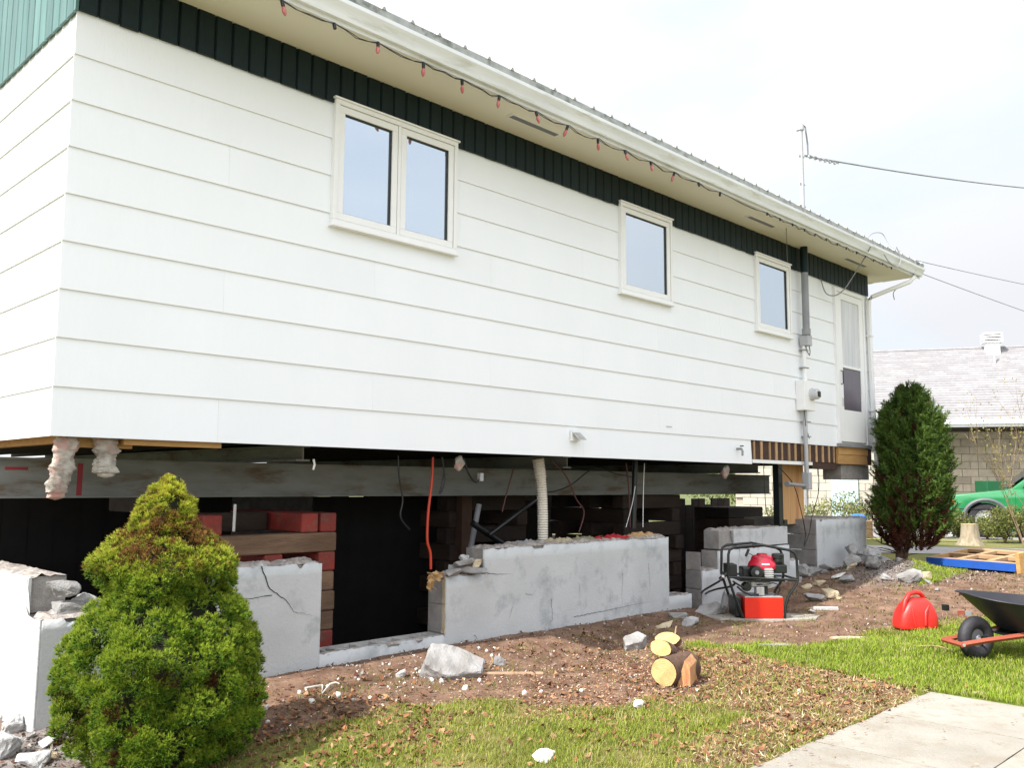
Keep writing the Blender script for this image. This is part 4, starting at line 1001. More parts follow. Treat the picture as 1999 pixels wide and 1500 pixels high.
def slabchunk(px, py, poly, th, label, rot=(0, 0, 0), m=None, name='concrete_chunk', cat='rubble', dz=0, group=None):
    p = gpos(px, py); bm = bmesh.new(); n = len(poly)
    lo = [bm.verts.new((a, b_, 0)) for a, b_ in poly]; hi = [bm.verts.new((a * .95, b_ * .95, th)) for a, b_ in poly]
    bm.faces.new(lo[::-1]); bm.faces.new(hi)
    for i in range(n): bm.faces.new((lo[i], lo[(i + 1) % n], hi[(i + 1) % n], hi[i]))
    bmesh.ops.bevel(bm, geom=bm.edges[:], offset=th * .07, segments=1, affect='EDGES')
    bmesh.ops.triangulate(bm, faces=bm.faces[:]); bmesh.ops.subdivide_edges(bm, edges=bm.edges[:], cuts=2, use_grid_fill=True)
    bmesh.ops.subdivide_edges(bm, edges=bm.edges[:], cuts=1, use_grid_fill=True)
    for v in bm.verts: v.co += Vector((noise.noise(v.co * 45), noise.noise(v.co * 45 + Vector((9, 0, 0))), noise.noise(v.co * 45 + Vector((0, 9, 0))))) * th * .06
    for v in bm.verts: v.co += Vector((noise.noise(v.co * 14), noise.noise(v.co * 14 + Vector((5, 0, 0))), noise.noise(v.co * 14 + Vector((0, 5, 0))))) * th * .09
    me = bpy.data.meshes.new(name); bm.to_mesh(me); bm.free(); me.materials.append(m or rubm)
    o = bpy.data.objects.new(name, me); COL.objects.link(o); o.location = (p.x, p.y, p.z + dz); o.rotation_euler = rot
    return tag(o, label, cat, group)
# big pale chunk by the sill
slabchunk(880, 1318, [(-.22, -.10), (-.05, -.17), (.20, -.10), (.23, .03), (.02, .13), (-.17, .12)], .115, 'large pale grey concrete chunk tipped against the soil in front of the sill', (.62, .16, -.62), dz=.03)
MBp = mat('bright_plaster', (.46, .46, .455), (.34, .34, .335), rough=.95, scale=8, bump=.6)
slabchunk(1236, 1268, [(-.12, -.05), (.0, -.08), (.12, -.03), (.08, .07), (-.06, .06)], .09, 'grey angular concrete chunk left of the cut log pieces', (.35, -.2, -.3), dz=.01)
chunk(975, 1300, .075, .07, 'small grey square piece of concrete above the thin plank', d=.05, tilt=.6)
chunk(784, 1322, .07, .055, 'small white plaster lump between the bush and the large pale chunk', MBp)
chunk(1247, 1385, .075, .05, 'bright white lump lying alone on the grass below the log', foam, seed=3)
chunk(1062, 1485, .11, .035, 'pale yellowish flat stone on the grass at the bottom edge', foam, seed=5, tilt=.1)
chunk(1300, 1228, .20, .05, 'flat tan slab piece lying by the end of the long wall', rubwarm, d=.08, tilt=.1)
chunk(1350, 1222, .17, .10, 'rounded white plaster piece by the low end block of the long wall', MBp, d=.12)
chunk(1322, 1206, .16, .05, 'grey flat chip beside the low end block', rubm, tilt=.2)
chunk(1382, 1198, .22, .09, 'dark grey broken slab leaning below the stepped remnant', rubm, tilt=.5)
chunk(1402, 1196, .16, .13, 'grey jagged piece left of the engine unit frame', rubm, tilt=.7)
o = slabchunk(1420, 1196, [(-.10, 0), (-.04, -.03), (.06, -.02), (.10, .0), (.06, .03), (-.04, .03)], .05, 'pointed light cement slab standing on end behind the engine unit', (0, -1.35, -.75), m=MBp, dz=.12)
o.scale = (1.3, 1.6, 1)
lst = [(1583, 1110, .20, .17, 'squared block piece standing left of the square pier', block), (1612, 1108, .20, .17, 'squared block piece against the foot of the square pier', block), (1600, 1080, .26, .15, 'block piece on top of two others left of the square pier', block),
       (1592, 1140, .22, .11, 'grey rubble lump in front of the block pieces, right of the engine unit', rubm), (1570, 1128, .20, .14, 'tilted grey block piece just right of the engine unit', rubm), (1618, 1140, .22, .07, 'long grey sliver lying in front of the square pier', rubm),
       (1590, 1176, .22, .08, 'pinkish grey slab piece lying beside the yellow ones', rubm), (1622, 1172, .17, .09, 'yellowed mortar lump right of the pinkish slab piece', rubwarm), (1600, 1158, .15, .06, 'small yellow mortar piece behind the slab pieces', rubwarm), (1575, 1160, .10, .05, 'yellow chip beside the frame of the engine unit', rubwarm),
       (1652, 1122, .16, .09, 'grey lump at the left foot of the rubble heap', rubm), (1668, 1112, .25, .14, 'large grey lump low in the rubble heap by the square pier', rubm), (1700, 1112, .26, .15, 'squarish grey block at the right end of the rubble heap', rubm),
       (1688, 1124, .22, .08, 'slate-dark flat piece in front of the rubble heap', rubm), (1724, 1110, .16, .13, 'light grey slab on edge just left of the cedar', rubm), (1640, 1160, .16, .04, 'thin pale strip on the brown soil', foam), (1666, 1158, .13, .09, 'straw coloured lump right of the thin pale strip', rubwarm), (1690, 1152, .14, .05, 'reddish flat brick scrap on the soil', mat('brick_scrap', (.28, .09, .06), rough=.9)),
       (1778, 1160, .24, .16, 'pale grey block standing behind the red fuel can', rubm), (1800, 1130, .20, .07, 'pale flat stone on the soil beyond the fuel can', rubwarm), (1742, 1140, .12, .06, 'small grey stone on the gravel heap', rubm)]
for i, (px, py, w, h, l_, m_) in enumerate(lst): chunk(px, py, w, h, l_, m_, seed=40 + i, tilt=.3)
for i, (px, py, w, h, zz_, l_) in enumerate([(1680, 1092, .26, .13, .36, 'upper grey lump resting on the rubble heap'), (1668, 1080, .28, .12, .47, 'topmost grey lump of the rubble heap'), (1700, 1090, .20, .12, .40, 'grey lump on the right shoulder of the rubble heap')]):
    chunk(px, py, w, h, l_, rubm, z=zz_ - .03, seed=70 + i, tilt=.25)
tag(slabchunk(1612, 1190, [(-.15, -.05), (.12, -.06), (.15, .04), (-.12, .05)], .025, 'thin white board piece lying flat on the soil right of the engine unit', (0, 0, -.75), m=MBp))
tag(slabchunk(1512, 1262, [(-.14, -.02), (.05, -.03), (.14, 0), (.03, .03), (-.12, .02)], .02, 'flat grey strip lying where mud meets grass below the engine unit', (0, 0, -.8), m=rubm))
tag(slabchunk(1655, 1248, [(-.17, -.03), (.1, -.03), (.18, .02), (-.1, .03)], .018, 'flat muddy strip of board near the grass edge', (0, 0, -.8), m=rubwarm))
for i, (px, py, w, h, l_) in enumerate([(1732, 1128, .13, .07, 'dark grey stone high on the gravel heap'), (1758, 1146, .09, .05, 'small stone on the gravel slope left of the pale block'), (1716, 1146, .10, .04, 'flat stone at the foot of the gravel heap'), (1812, 1152, .08, .04, 'small grey stone right of the pale block'), (1830, 1165, .07, .035, 'small flat stone on the soil right of the fuel can'), (1632, 1132, .12, .05, 'flat grey chip between the pier and the white board'), (1608, 1128, .11, .06, 'little grey block corner in front of the pier'),
                               (1655, 1136, .10, .05, 'brown-grey stone below the rubble heap'), (1705, 1132, .12, .05, 'thin slate piece under the squarish block of the heap'), (1560, 1150, .10, .05, 'stone chip by the right leg of the engine frame'), (1640, 1176, .07, .04, 'yellowish crumb right of the yellowed mortar lump'), (1585, 1196, .07, .03, 'small chip right of the engine unit slab')]):
    chunk(px, py, w, h, l_, [rubm, rubwarm][i in (10,)], seed=170 + i, tilt=.3)
# wooden slab under the engine unit
p = gpos(1495, 1208); sl_ = thing('concrete_slab', 'flat worn slab of concrete lying under the red and black engine unit', 'slab', (p.x, p.y, p.z))
MB().prism([(-.62, .16), (-.50, -.12), (.0, -.20), (.46, -.13), (.60, .10), (.25, .24)], -.04, .022, 'z').build('slab_body', conc, sl_, bevel=.006).rotation_euler = (0, 0, -.72)
# bottom left corner rubble
for i, (px, py, w, h, l_, m_) in enumerate([(18, 1432, .11, .09, 'pale angular chunk at the far left below the foundation corner', MBp), (10, 1475, .12, .11, 'squared chunk at the left picture edge near the bottom', MBp), (62, 1494, .13, .05, 'flat pale chunk at the bottom left edge', MBp), (98, 1452, .12, .035, 'thin flat chip at the foot of the foundation corner', MBp), (40, 1412, .05, .04, 'small grey stone under the foundation corner', rubm), (60, 1440, .045, .03, 'little stone among the bottom left rubble', rubm), (25, 1455, .04, .03, 'tiny stone between the two pale chunks at left', rubm), (100, 1480, .06, .03, 'brown flat stone beside the round bush', rubwarm), (5, 1408, .05, .04, 'small stone touching the left picture edge', rubm)]):
    chunk(px, py, w, h, l_, m_, seed=90 + i)
# on the broken corner of the left wall
for i, (px, py, w, h, l_, m_) in enumerate([(118, 1165, .19, .085, 'upper round ended chunk lying in the broken corner of the wall', rubm), (126, 1200, .20, .085, 'lower long chunk lying in the broken corner of the wall', rubm), (168, 1190, .14, .10, 'chunk wedged between the broken corner and the bush', rubm), (192, 1195, .12, .06, 'flat light chunk beside the bush on the broken wall', MBp)]):
    chunk(px, py, w, h, l_, m_, Y=.10, seed=110 + i, d=.09, rz=-.3, tilt=.12)
# stepped end of the middle wall
for i, (px, py, w, h, zz_, l_, m_) in enumerate([(912, 1118, .28, .05, .60, 'flat slab of mortar lying on the lower step of the long wall', rubm), (906, 1104, .16, .05, .66, 'smaller slab of mortar on the first one', rubm), (930, 1112, .10, .08, .62, 'yellowed mortar lump against the upper step', rubwarm), (905, 1094, .055, .045, .70, 'white plaster crumb on the mortar slabs', MBp), (886, 1122, .12, .04, .60, 'brownish mortar piece beside the crumpled paper', rubm)]):
    chunk(px, py, w, h, l_, m_, z=zz_, seed=130 + i, d=.10, tilt=.15)
def paper_scrap(c, w, h, label, m=paper, seed=0, amp=.05, name='paper_scrap', cat='paper'):
    n = 9; V = []; F = []
    for i in range(n):
        for j in range(n):
            u, v = i / (n - 1) - .5, j / (n - 1) - .5
            V.append((u * w * (1 + .3 * noise.noise((v * 4, seed, 0))), amp * noise.noise((u * 5, v * 5, seed)) + amp * .5 * noise.noise((u * 14, v * 14, seed)), v * h * (1 + .5 * noise.noise((u * 4, seed, 5))) + .3 * amp * noise.noise((u * 8, v * 3, seed + 3))))
    for i in range(n - 1):
        for j in range(n - 1): a = i * n + j; F.append((a, a + n, a + n + 1, a + 1))
    o = arr_mesh(name, V, F, m); o.location = c; md = o.modifiers.new('thickness', 'SOLIDIFY'); md.thickness = .003
    return tag(o, label, cat)
paper_scrap(onY(850, 1125, .0), .17, .06, 'crumpled brown paper hanging over the broken corner of the low step', seed=3)
paper_scrap(onY(842, 1138, -.02), .06, .11, 'torn flap of brown paper hanging down the jamb', seed=5)
for i, (px0, px1, py, hh_, m_, l_) in enumerate([(1005, 1052, 1056, .035, rubm, 'grey crumbs of mortar heaped on top of the long wall, left'), (1066, 1120, 1052, .04, rubwarm, 'straw coloured insulation shreds on top of the long wall'), (1115, 1165, 1048, .045, mat('greenish_wool', (.26, .25, .15), (.17, .15, .09), rough=1, scale=20, bump=1), 'greenish wool of insulation on top of the long wall'),
                                          (1158, 1230, 1045, .04, mat('red_cloth', (.50, .015, .02), (.32, .01, .015), rough=.9, scale=14, bump=.8), 'bright red rag lying on top of the long wall'), (1222, 1282, 1036, .05, paper, 'crumpled tan paper lying on the right part of the long wall')]):
    a = onZ(px0, py, .80); c = onZ(px1, py, .80); L = (c - a).length
    x0_ = onY(px0, py, .1).x; x1_ = onY(px1, py, .1).x; n = 40; k = 9; V = []; F = []
    for u in range(n + 1):
        for v in range(k + 1):
            x = x0_ + (x1_ - x0_) * u / n; y = .03 + .16 * v / k; e = math.sin(PI * u / n) ** .5 * math.sin(PI * v / k) ** .6
            V.append((x + .01 * noise.noise((u, v, i)), y, .79 + e * hh_ * (.7 + 1.0 * noise.noise((x * 16, y * 18, i)) + .6 * noise.noise((x * 45, y * 45, i)))))
    for u in range(n):
        for v in range(k): q_ = u * (k + 1) + v; F.append((q_, q_ + k + 1, q_ + k + 2, q_ + 1))
    tag(arr_mesh(['mortar_crumbs', 'insulation_shreds', 'insulation_shreds', 'red_rag', 'paper_scrap'][i], V, F, m_), l_, ['rubble', 'insulation', 'insulation', 'rag', 'paper'][i])
# white crumbs
crumbs = [(609, 1375, .03), (660, 1362, .03), (585, 1355, .02), (520, 1385, .028), (522, 1412, .022), (724, 1368, .028), (690, 1370, .02), (776, 1376, .02), (908, 1348, .03), (1024, 1355, .026), (1056, 1353, .02), (820, 1315, .02), (812, 1312, .022), (842, 1308, .022), (843, 1332, .025), (862, 1336, .03), (936, 1330, .026), (930, 1297, .03), (760, 1300, .014), (700, 1330, .014), (790, 1340, .016), (1036, 1318, .02), (660, 1328, .014), (640, 1345, .02), (950, 1275, .02), (960, 1285, .018), (935, 1270, .022), (965, 1270, .016), (1135, 1350, .02), (1360, 1355, .02), (1400, 1290, .02), (1560, 1352, .02)]
cm = None
for i, (px, py, r_) in enumerate(crumbs):
    p = gpos(px, py)
    if cm is None: cm = blob('foam_crumb', foam, (0, 0, 0), (1, .9, .7), 4, sub=2, amp=.6); o = cm
    else: o = bpy.data.objects.new('foam_crumb', cm.data); COL.objects.link(o)
    o.location = (p.x, p.y, p.z + r_ * .3); o.scale = (r_ * .8, r_ * .8, r_ * .7); o.rotation_euler = (rnd.uniform(0, 6), rnd.uniform(0, 6), rnd.uniform(0, 6))
    tag(o, 'small white crumb of foam scattered on the soil or grass before the wall', 'crumb', 'white crumbs scattered before the wall')
a = gpos(598, 1356, .02); c = gpos(655, 1344, .03)
tag(MB().tube([a, a + Vector((.01, .03, .01)), a.lerp(c, .6) + Vector((0, .02, .0)), gpos(628, 1360, .01), a.lerp(c, .8), c, c + Vector((.02, -.01, -.01))], .006, 6).build('white_strip', foam), 'bent white plastic strip lying on the soil right of the bush', 'strip')
a = gpos(935, 1320, .012); c = gpos(1060, 1320, .012); dr = (c - a).normalized()
pk = thing('wooden_lath', 'thin straight wooden lath lying on the soil right of the large pale chunk', 'lath', tuple(a)); MB().box(0, (c - a).length, -.012, .012, -.006, .008).build('lath_body', mat('lath_wood', (.50, .33, .22), (.42, .26, .17), rough=.8), pk); pk.rotation_euler = (0, 0, math.atan2(dr.y, dr.x))
cable('bark_strip', 'curled pale bark strip beside the small grey square piece', 'strip', [gpos(955, 1308, .01), gpos(962, 1300, .02), gpos(960, 1290, .015)], .006, strip_wood)
st = cable('stick', 'thin pale stick lying on the grass by the barrow wheel', 'stick', [gpos(1765, 1260, .015), gpos(1790, 1270, .015), gpos(1830, 1272, .02), gpos(1862, 1278, .01)], .005, strip_wood)
tag(slabchunk(1765, 1262, [(-.09, -.012), (.07, -.015), (.1, .01), (-.07, .015)], .014, 'weathered chip of board on the grass left of the stick', (0, 0, -.7), m=rubwarm))
tag(slabchunk(1908, 1358, [(-.05, -.02), (.02, -.03), (.06, .0), (.0, .025)], .01, 'pale brown dead leaf on the grass below the barrow wheel', (0, .1, -.7), m=rubwarm, name='dead_leaf', cat='leaf'))

# ================================================================== LOGS
def ringed(name, c, c2):
    m = mat(name, c, c2, rough=.85, scale=8, bump=.3); t = m.node_tree; b_ = t.nodes['Principled BSDF']
    src = b_.inputs['Base Color'].links[0].from_socket
    w = t.nodes.new('ShaderNodeTexWave'); w.wave_type = 'RINGS'; w.rings_direction = 'X'; w.inputs['Scale'].default_value = 28; w.inputs['Distortion'].default_value = 2.5; w.inputs['Detail'].default_value = 3; w.inputs['Detail Scale'].default_value = 1.5
    tc_ = [n_ for n_ in t.nodes if n_.type == 'TEX_COORD'][0]; t.links.new(tc_.outputs['Object'], w.inputs['Vector'])
    r_ = t.nodes.new('ShaderNodeMapRange'); r_.inputs[3].default_value = .72; r_.inputs[4].default_value = 1.06; t.links.new(w.outputs['Fac'], r_.inputs[0])
    x_ = t.nodes.new('ShaderNodeMix'); x_.data_type = 'RGBA'; x_.blend_type = 'MULTIPLY'; x_.inputs[0].default_value = 1; t.links.new(src, x_.inputs[6]); t.links.new(r_.outputs[0], x_.inputs[7]); t.links.new(x_.outputs[2], b_.inputs['Base Color']); return m
ring_m = ringed('ringed_cut_wood', (.60, .44, .20), (.48, .31, .12))
def log_piece(name, label, px, py, r, L, ax, ez, sx=1.0, flat=1.0, bk=bark, face=None, seed=1):
    """round cut; ax = direction (in plan) its far end points to"""
    t = thing(name, label, 'log'); p = gpos(px, py); t.location = p + Vector((0, 0, r * flat * .96 + ez))
    n = 28; V = []; F = []
    for i in range(7):
        for j in range(n):
            an = 2 * PI * j / n; rr = r * (1 + .07 * noise.noise((math.cos(an) * 1.6 + seed, math.sin(an) * 1.6, i * .2)) + .03 * noise.noise((math.cos(an) * 5, math.sin(an) * 5, i * .9 + seed)))
            V.append((L * i / 6, math.cos(an) * rr * sx, math.sin(an) * rr * flat))
    for i in range(6):
        for j in range(n): F.append((i * n + j, i * n + (j + 1) % n, (i + 1) * n + (j + 1) % n, (i + 1) * n + j))
    o = MB().add(V, F).build('bark', bk, t, smooth=50)
    for i, xx in ((0, -.002), (6, L + .002)):
        e = MB(); e.add([(xx, V[i * n + j][1] * .955, V[i * n + j][2] * .955) for j in range(n)], [tuple(range(n))])
        e.build('cut_face', face or ring_m, t)
    t.rotation_euler = (0, 0, math.atan2(ax.y, ax.x)); return t
back = (FH * .8 + RH * .75).normalized()
lg = log_piece('cut_log', 'largest cut log lying with its yellow round end toward the viewer', 1296, 1343, .094, .30, back, 0, sx=1.05, seed=2)
g1 = thing('split_wood_wedge', 'split wedge of wood leaning against the right side of the largest log', 'log', tuple(gpos(1332, 1345)))
MB().prism([(-.04, 0), (.055, .0), (.075, .12), (.045, .17)], 0, .22, 'y').build('wedge_body', cutw2, g1, bevel=.004); g1.rotation_euler = (.05, -.15, math.atan2(back.y, back.x) - PI / 2 + .35)
log_piece('cut_log', 'middle yellow log slice lying tilted behind the largest log', 1290, 1300, .075, .07, back, .05, sx=1.35, flat=.80, seed=5).rotation_euler = (.1, .35, math.atan2(back.y, back.x) - .1)
tt = log_piece('cut_log', 'topmost thin pale log slice lying nearly flat behind the others', 1303, 1275, .105, .035, back, .03, sx=1.1, flat=.6, seed=8); tt.rotation_euler = (.0, .75, math.atan2(back.y, back.x))
cable('twig', 'short splinter standing up from the topmost log slice', 'twig', [gpos(1317, 1275, .05), gpos(1318, 1270, .10), gpos(1321, 1268, .16)], .006, strip_wood)
cable('bark_strip', 'orange-brown strip of bark leaning on the right of the log', 'strip', [gpos(1362, 1335, .0), gpos(1350, 1330, .07), gpos(1338, 1325, .13)], .010, mat('inner_bark', (.38, .13, .05), rough=.9))

# ================================================================== ENGINE UNIT
p = gpos(1490, 1211); RZ = math.atan2(RH.y, RH.x)
eu = thing('engine_power_unit', 'portable engine unit in a black tube frame with a bright red tank', 'engine unit', (p.x, p.y, p.z + .02), RZ)
fr = [(-.207, .006), (-.30, .26), (-.345, .40), (-.338, .62), (-.325, .665), (-.28, .69), (-.008, .715), (.27, .665), (.315, .64), (.337, .59), (.342, .37), (.325, .33), (.245, .216), (.215, .12), (.205, 0)]
MB().tube([(x, -.03, z) for x, z in fr], .0135, 8, cap=True).build('front_frame', blacks, eu, smooth=True)
MB().tube([(x * .93, .36, z * .98 + .01) for x, z in fr], .0135, 8).build('rear_frame', blacks, eu, smooth=True)
for (x, z) in ((-.342, .41), (.342, .38), (-.20, .01), (.20, .01), (-.008, .712)):
    MB().tube([(x, -.03, z), (x * .93, .36, z * .98 + .01)], .011, 6).build('cross_bar', blacks, eu)
MB().tube([(-.34, -.03, .40), (.34, -.03, .375)], .012, 6).build('cross_bar', blacks, eu)
MB().tube([(-.32, .36, .40), (.32, .36, .375)], .012, 6).build('cross_bar', blacks, eu)
MB().box(-.22, .22, -.02, .36, .355, .372).build('engine_plate', blacks, eu)
MB().box(-.19, .19, -.045, .30, .0, .205).build('tank', redp, eu, bevel=.006)
MB().box(-.185, .185, -.04, .295, .2055, .215).build('tank_lid', silver, eu, bevel=.003)
MB().box(-.21, .21, -.05, .31, -.012, -.001).build('skid_plate', blacks, eu)
MB().box(-.27, -.21, .0, .3, .01, .2).build('side_plate', blacks, eu, bevel=.01)
cw = MB().lathe([(.0, .135), (.075, .132), (.098, .118), (.105, .09), (.13, .055), (.138, .02), (.132, 0)][::-1], (.04, .14, .47), 20, sx=1.05, sy=1.0).build('engine_cowl', redp2, eu, smooth=35)
MB().lathe([(.0, .02), (.05, .018), (.055, 0)][::-1], (.04, .14, .603), 16).build('starter_cap', redp2, eu, smooth=True)
MB().box(.0, .075, .0, .006, .515, .53).build('cowl_badge', white, eu)
MB().tube([(-.06, .08, .60), (-.10, .05, .62), (-.125, .04, .63)], .004, 5).build('starter_cord', black, eu)
MB().tube([(-.15, .03, .60), (-.115, .05, .665)], .013, 8).build('pull_handle', black, eu)
MB().lathe([(.05, 0), (.055, .02), (.05, .05), (.062, .055), (.062, .09), (.05, .1), (0, .1)], (.20, .14, .52), 14).build('air_filter', blacks, eu, smooth=40)
MB().box(.13, .27, .06, .24, .43, .515).build('fuel_box', blacks, eu, bevel=.012)
MB().lathe([(.0, -.06), (.06, -.055), (.065, -.03), (.065, .08)], (-.06, .02, .445), 18, 'y').build('muffler', blacks, eu, smooth=40)
MB().lathe([(.0, -.065), (.02, -.064), (.022, -.055)], (-.06, .02, .445), 12, 'y').build('muffler_outlet', greyd, eu)
MB().box(-.18, -.02, .04, .22, .385, .49).build('engine_block', blacks, eu, bevel=.015)
cyl = MB(); 
for i in range(5): cyl.box(.02, .11, -.02, .12, .385 + i * .02, .397 + i * .02)
cyl.box(.028, .102, -.01, .12, .380, .485); cyl.build('cylinder', silver, eu, bevel=.002)
MB().box(-.34, -.24, .02, .20, .40, .52).build('battery_box', black, eu, bevel=.01)
MB().box(-.10, .10, .05, .22, .29, .353).build('gear_pump', silver, eu, bevel=.012)
MB().lathe([(.0, -.03), (.04, -.03), (.045, .0), (.045, .06)], (-.15, .02, .30), 12, 'y').build('valve_body', blacks, eu, smooth=40)
MB().box(-.06, .02, .0, .10, .22, .30).build('valve_body', silver, eu, bevel=.006); MB().box(.03, .06, .02, .08, .23, .31).build('valve_body', blacks, eu, bevel=.004)
MB().tube([(-.05, .02, .32), (.02, -.01, .33), (.10, -.02, .345), (.15, -.02, .33), (.165, -.02, .28), (.15, -.01, .235), (.11, .0, .225)], .007, 6).build('fuel_hose', black, eu, smooth=True)
MB().tube([(-.14, .0, .29), (-.20, -.02, .30), (-.26, -.03, .335), (-.30, -.03, .36)], .010, 6).build('hydraulic_hose', black, eu, smooth=True)
MB().tube([(-.04, .0, .23), (-.12, -.02, .225), (-.2, .0, .26), (-.24, .04, .3)], .010, 6).build('hydraulic_hose', black, eu, smooth=True)
MB().tube([(-.35, -.01, .43), (-.385, -.01, .41), (-.42, -.01, .37)], .022, 10).build('hose_coupling', black, eu); MB().tube([(-.383, -.011, .410), (-.398, -.011, .395)], .024, 10).build('coupling_ring', silver, eu)
h0 = Vector(eu.location)
cable('hydraulic_line', 'upper black hose running from the engine unit into the basement', 'hose', [h0 + RH * -.42 + Vector((0, 0, .36)), gp(1405, 1135) * 0 + onY(1400, 1138, -.55), onY(1376, 1152, -.25), onY(1368, 1160, .1), onY(1350, 1180, .4)], .011, black)
cable('hydraulic_line', 'lower black hose running from the engine unit into the basement', 'hose', [h0 + RH * -.27 + Vector((0, 0, .335)), onY(1425, 1146, -.6), onY(1395, 1152, -.3), onY(1372, 1164, .1), onY(1345, 1195, .4)], .011, black)

# ================================================================== FUEL CAN
p = gpos(1787, 1229)
fc = thing('fuel_can', 'red plastic fuel can with a moulded handle standing on the grass edge', 'fuel can', tuple(p), RZ + .1)
n = 22; lv = [(0, .178, .105), (.015, .195, .118), (.06, .196, .12), (.13, .188, .118), (.19, .162, .110), (.25, .122, .09), (.282, .085, .06), (.292, .03, .03)]
V = []; F = []
for z, a, b_ in lv:
    for j in range(n):
        an = 2 * PI * j / n; c_, s_ = math.cos(an), math.sin(an); e = .55
        V.append((math.copysign(abs(c_) ** e, c_) * a + .022 * (z / .29) ** 2, math.copysign(abs(s_) ** e, s_) * b_, z))
for i in range(len(lv) - 1):
    for j in range(n): F.append((i * n + j, i * n + (j + 1) % n, (i + 1) * n + (j + 1) % n, (i + 1) * n + j))
F.append(tuple(range(n - 1, -1, -1))); F.append(tuple(range((len(lv) - 1) * n, len(lv) * n)))
bo = MB().add(V, F).build('can_body', redcan, fc, smooth=60); sd = bo.modifiers.new('soft', 'SUBSURF'); sd.levels = 1; sd.render_levels = 2
MB().tube([(-.135, -.06, .10), (-.145, -.06, .18), (-.115, -.05, .265), (-.07, -.04, .325), (-.01, -.03, .338), (.045, -.02, .330), (.085, .0, .30), (.09, .0, .26)], [.018, .022, .022, .021, .020, .021, .021, .02], 10).build('handle', redcan, fc, smooth=60)
MB().tube([(.03, -.122, .05), (.04, -.118, .17), (.09, -.09, .225)], [.012, .014, .010], 8).build('moulded_rib', redcan, fc, smooth=60)
MB().tube([(-.06, -.119, .04), (-.08, -.116, .13), (-.075, -.1, .20)], [.010, .012, .008], 8).build('moulded_rib', redcan, fc, smooth=60)
MB().tube([(.09, .03, .24), (.10, .03, .285)], .024, 12).build('cap', redcan, fc, smooth=60)

# ================================================================== WHEELBARROW
p = gpos(1907, 1289)
wbr = thing('wheelbarrow', 'wheelbarrow with black tub and red handles at the right edge of the lawn', 'wheelbarrow', tuple(p), RZ + .12)
R_ = .165
wh = MB(); 
tyre = MB(); m_, k_ = 32, 14; V = []; F = []
for i in range(m_):
    a = 2 * PI * i / m_
    for j in range(k_):
        b_ = 2 * PI * j / k_; rr = R_ - .05 + .05 * math.cos(b_); V.append((rr * math.cos(a), .048 * math.sin(b_), rr * math.sin(a)))
for i in range(m_):
    for j in range(k_): F.append((i * k_ + j, i * k_ + (j + 1) % k_, ((i + 1) % m_) * k_ + (j + 1) % k_, ((i + 1) % m_) * k_ + j))
hub = MB().lathe([(.0, -.035), (.02, -.035), (.03, -.02), (.07, -.014), (.078, -.02), (.078, .02), (.07, .014), (.03, .02), (.02, .035), (0, .035)], n=24, axis='y').build('wheel', mat('wheel_rim_grey', (.18, .18, .19), rough=.5), wbr, smooth=40, loc=(0, 0, R_))
hub.rotation_euler = (0, 0, .25)
tyre.add(V, F).build('tyre', rubber, hub, smooth=True)
for s_ in (-1, 1):
    y = s_ * .20
    MB().tube([(-.19, y * .55, .135), (0, y * .62, .165), (.55, y * 1.0, .245), (1.55, y * 1.45, .42)], .021, 4).build('handle_rail', wood_red, wbr)
    MB().box(-.02, .02, y * .62 - .008 * s_, y * .62 - .03 * s_, R_ - .02, R_ + .03).build('axle_bracket', blacks, wbr)
    MB().tube([(.62, y * 1.05, .255), (.72, y * 1.1, .02), (.84, y * 1.1, .01), (.95, y * 1.15, .29)], .011, 6).build('leg', blacks, wbr)
MB().tube([(-.19, -.125, .135), (-.19, .125, .135)], .02, 6).build('nose_guard', wood_red, wbr); MB().tube([(-.185, -.135, .135), (-.185, -.128, .135)], .012, 8).build('bolt', silver, wbr)
MB().tube([(0, -.13, R_), (0, .13, R_)], .009, 8).build('axle', silver, wbr)
# tub: lofted from small floor to wide rim
rim = []; flo = []
nn = 36
for j in range(nn):
    a = 2 * PI * j / nn; c_, s_ = math.cos(a), math.sin(a); e = .75
    cx_, cy_ = math.copysign(abs(c_) ** e, c_), math.copysign(abs(s_) ** e, s_)
    rim.append((.465 + cx_ * .52, cy_ * .36, .455 + .045 * -cx_ - .03 * (cy_ < 0) * abs(cy_))); flo.append((.52 + cx_ * .26, cy_ * .21, .215))
V = []; F = []
lev = [0, .08, .35, .7, .96, 1.0]
for t_ in lev:
    for j in range(nn):
        f_, r_ = Vector(flo[j]), Vector(rim[j]); q_ = f_.lerp(r_, t_); V.append(q_ if t_ > 0 else Vector((f_.x, f_.y, f_.z - .0)))
for j in range(nn):  # rolled lip
    r_ = Vector(rim[j]); cc = Vector((.465, 0, r_.z)); V.append(r_ + (r_ - cc).normalized() * .014 + Vector((0, 0, -.004)))
lv_ = len(lev) + 1
for i in range(lv_ - 1):
    for j in range(nn): F.append((i * nn + j, i * nn + (j + 1) % nn, (i + 1) * nn + (j + 1) % nn, (i + 1) * nn + j))
F.append(tuple(range(nn - 1, -1, -1)))
tub = MB().add(V, F).build('tub', trayin, wbr, smooth=50, recalc=False); md = tub.modifiers.new('thickness', 'SOLIDIFY'); md.thickness = .006
MB().box(.46, .56, -.262, -.255, .30, .34).build('maker_sticker', mat('sticker_grey', (.45, .47, .45), (.15, .15, .15), scale=40, rough=.5), wbr).rotation_euler = (.0, 0, 0)
MB().box(.15, .75, -.12, .12, .200, .212).build('tub_support', blacks, wbr)
MB().box(-.03, .01, -.02, .02, .345, .39).build('brace', blacks, wbr).location = (-.1, .2, 0)

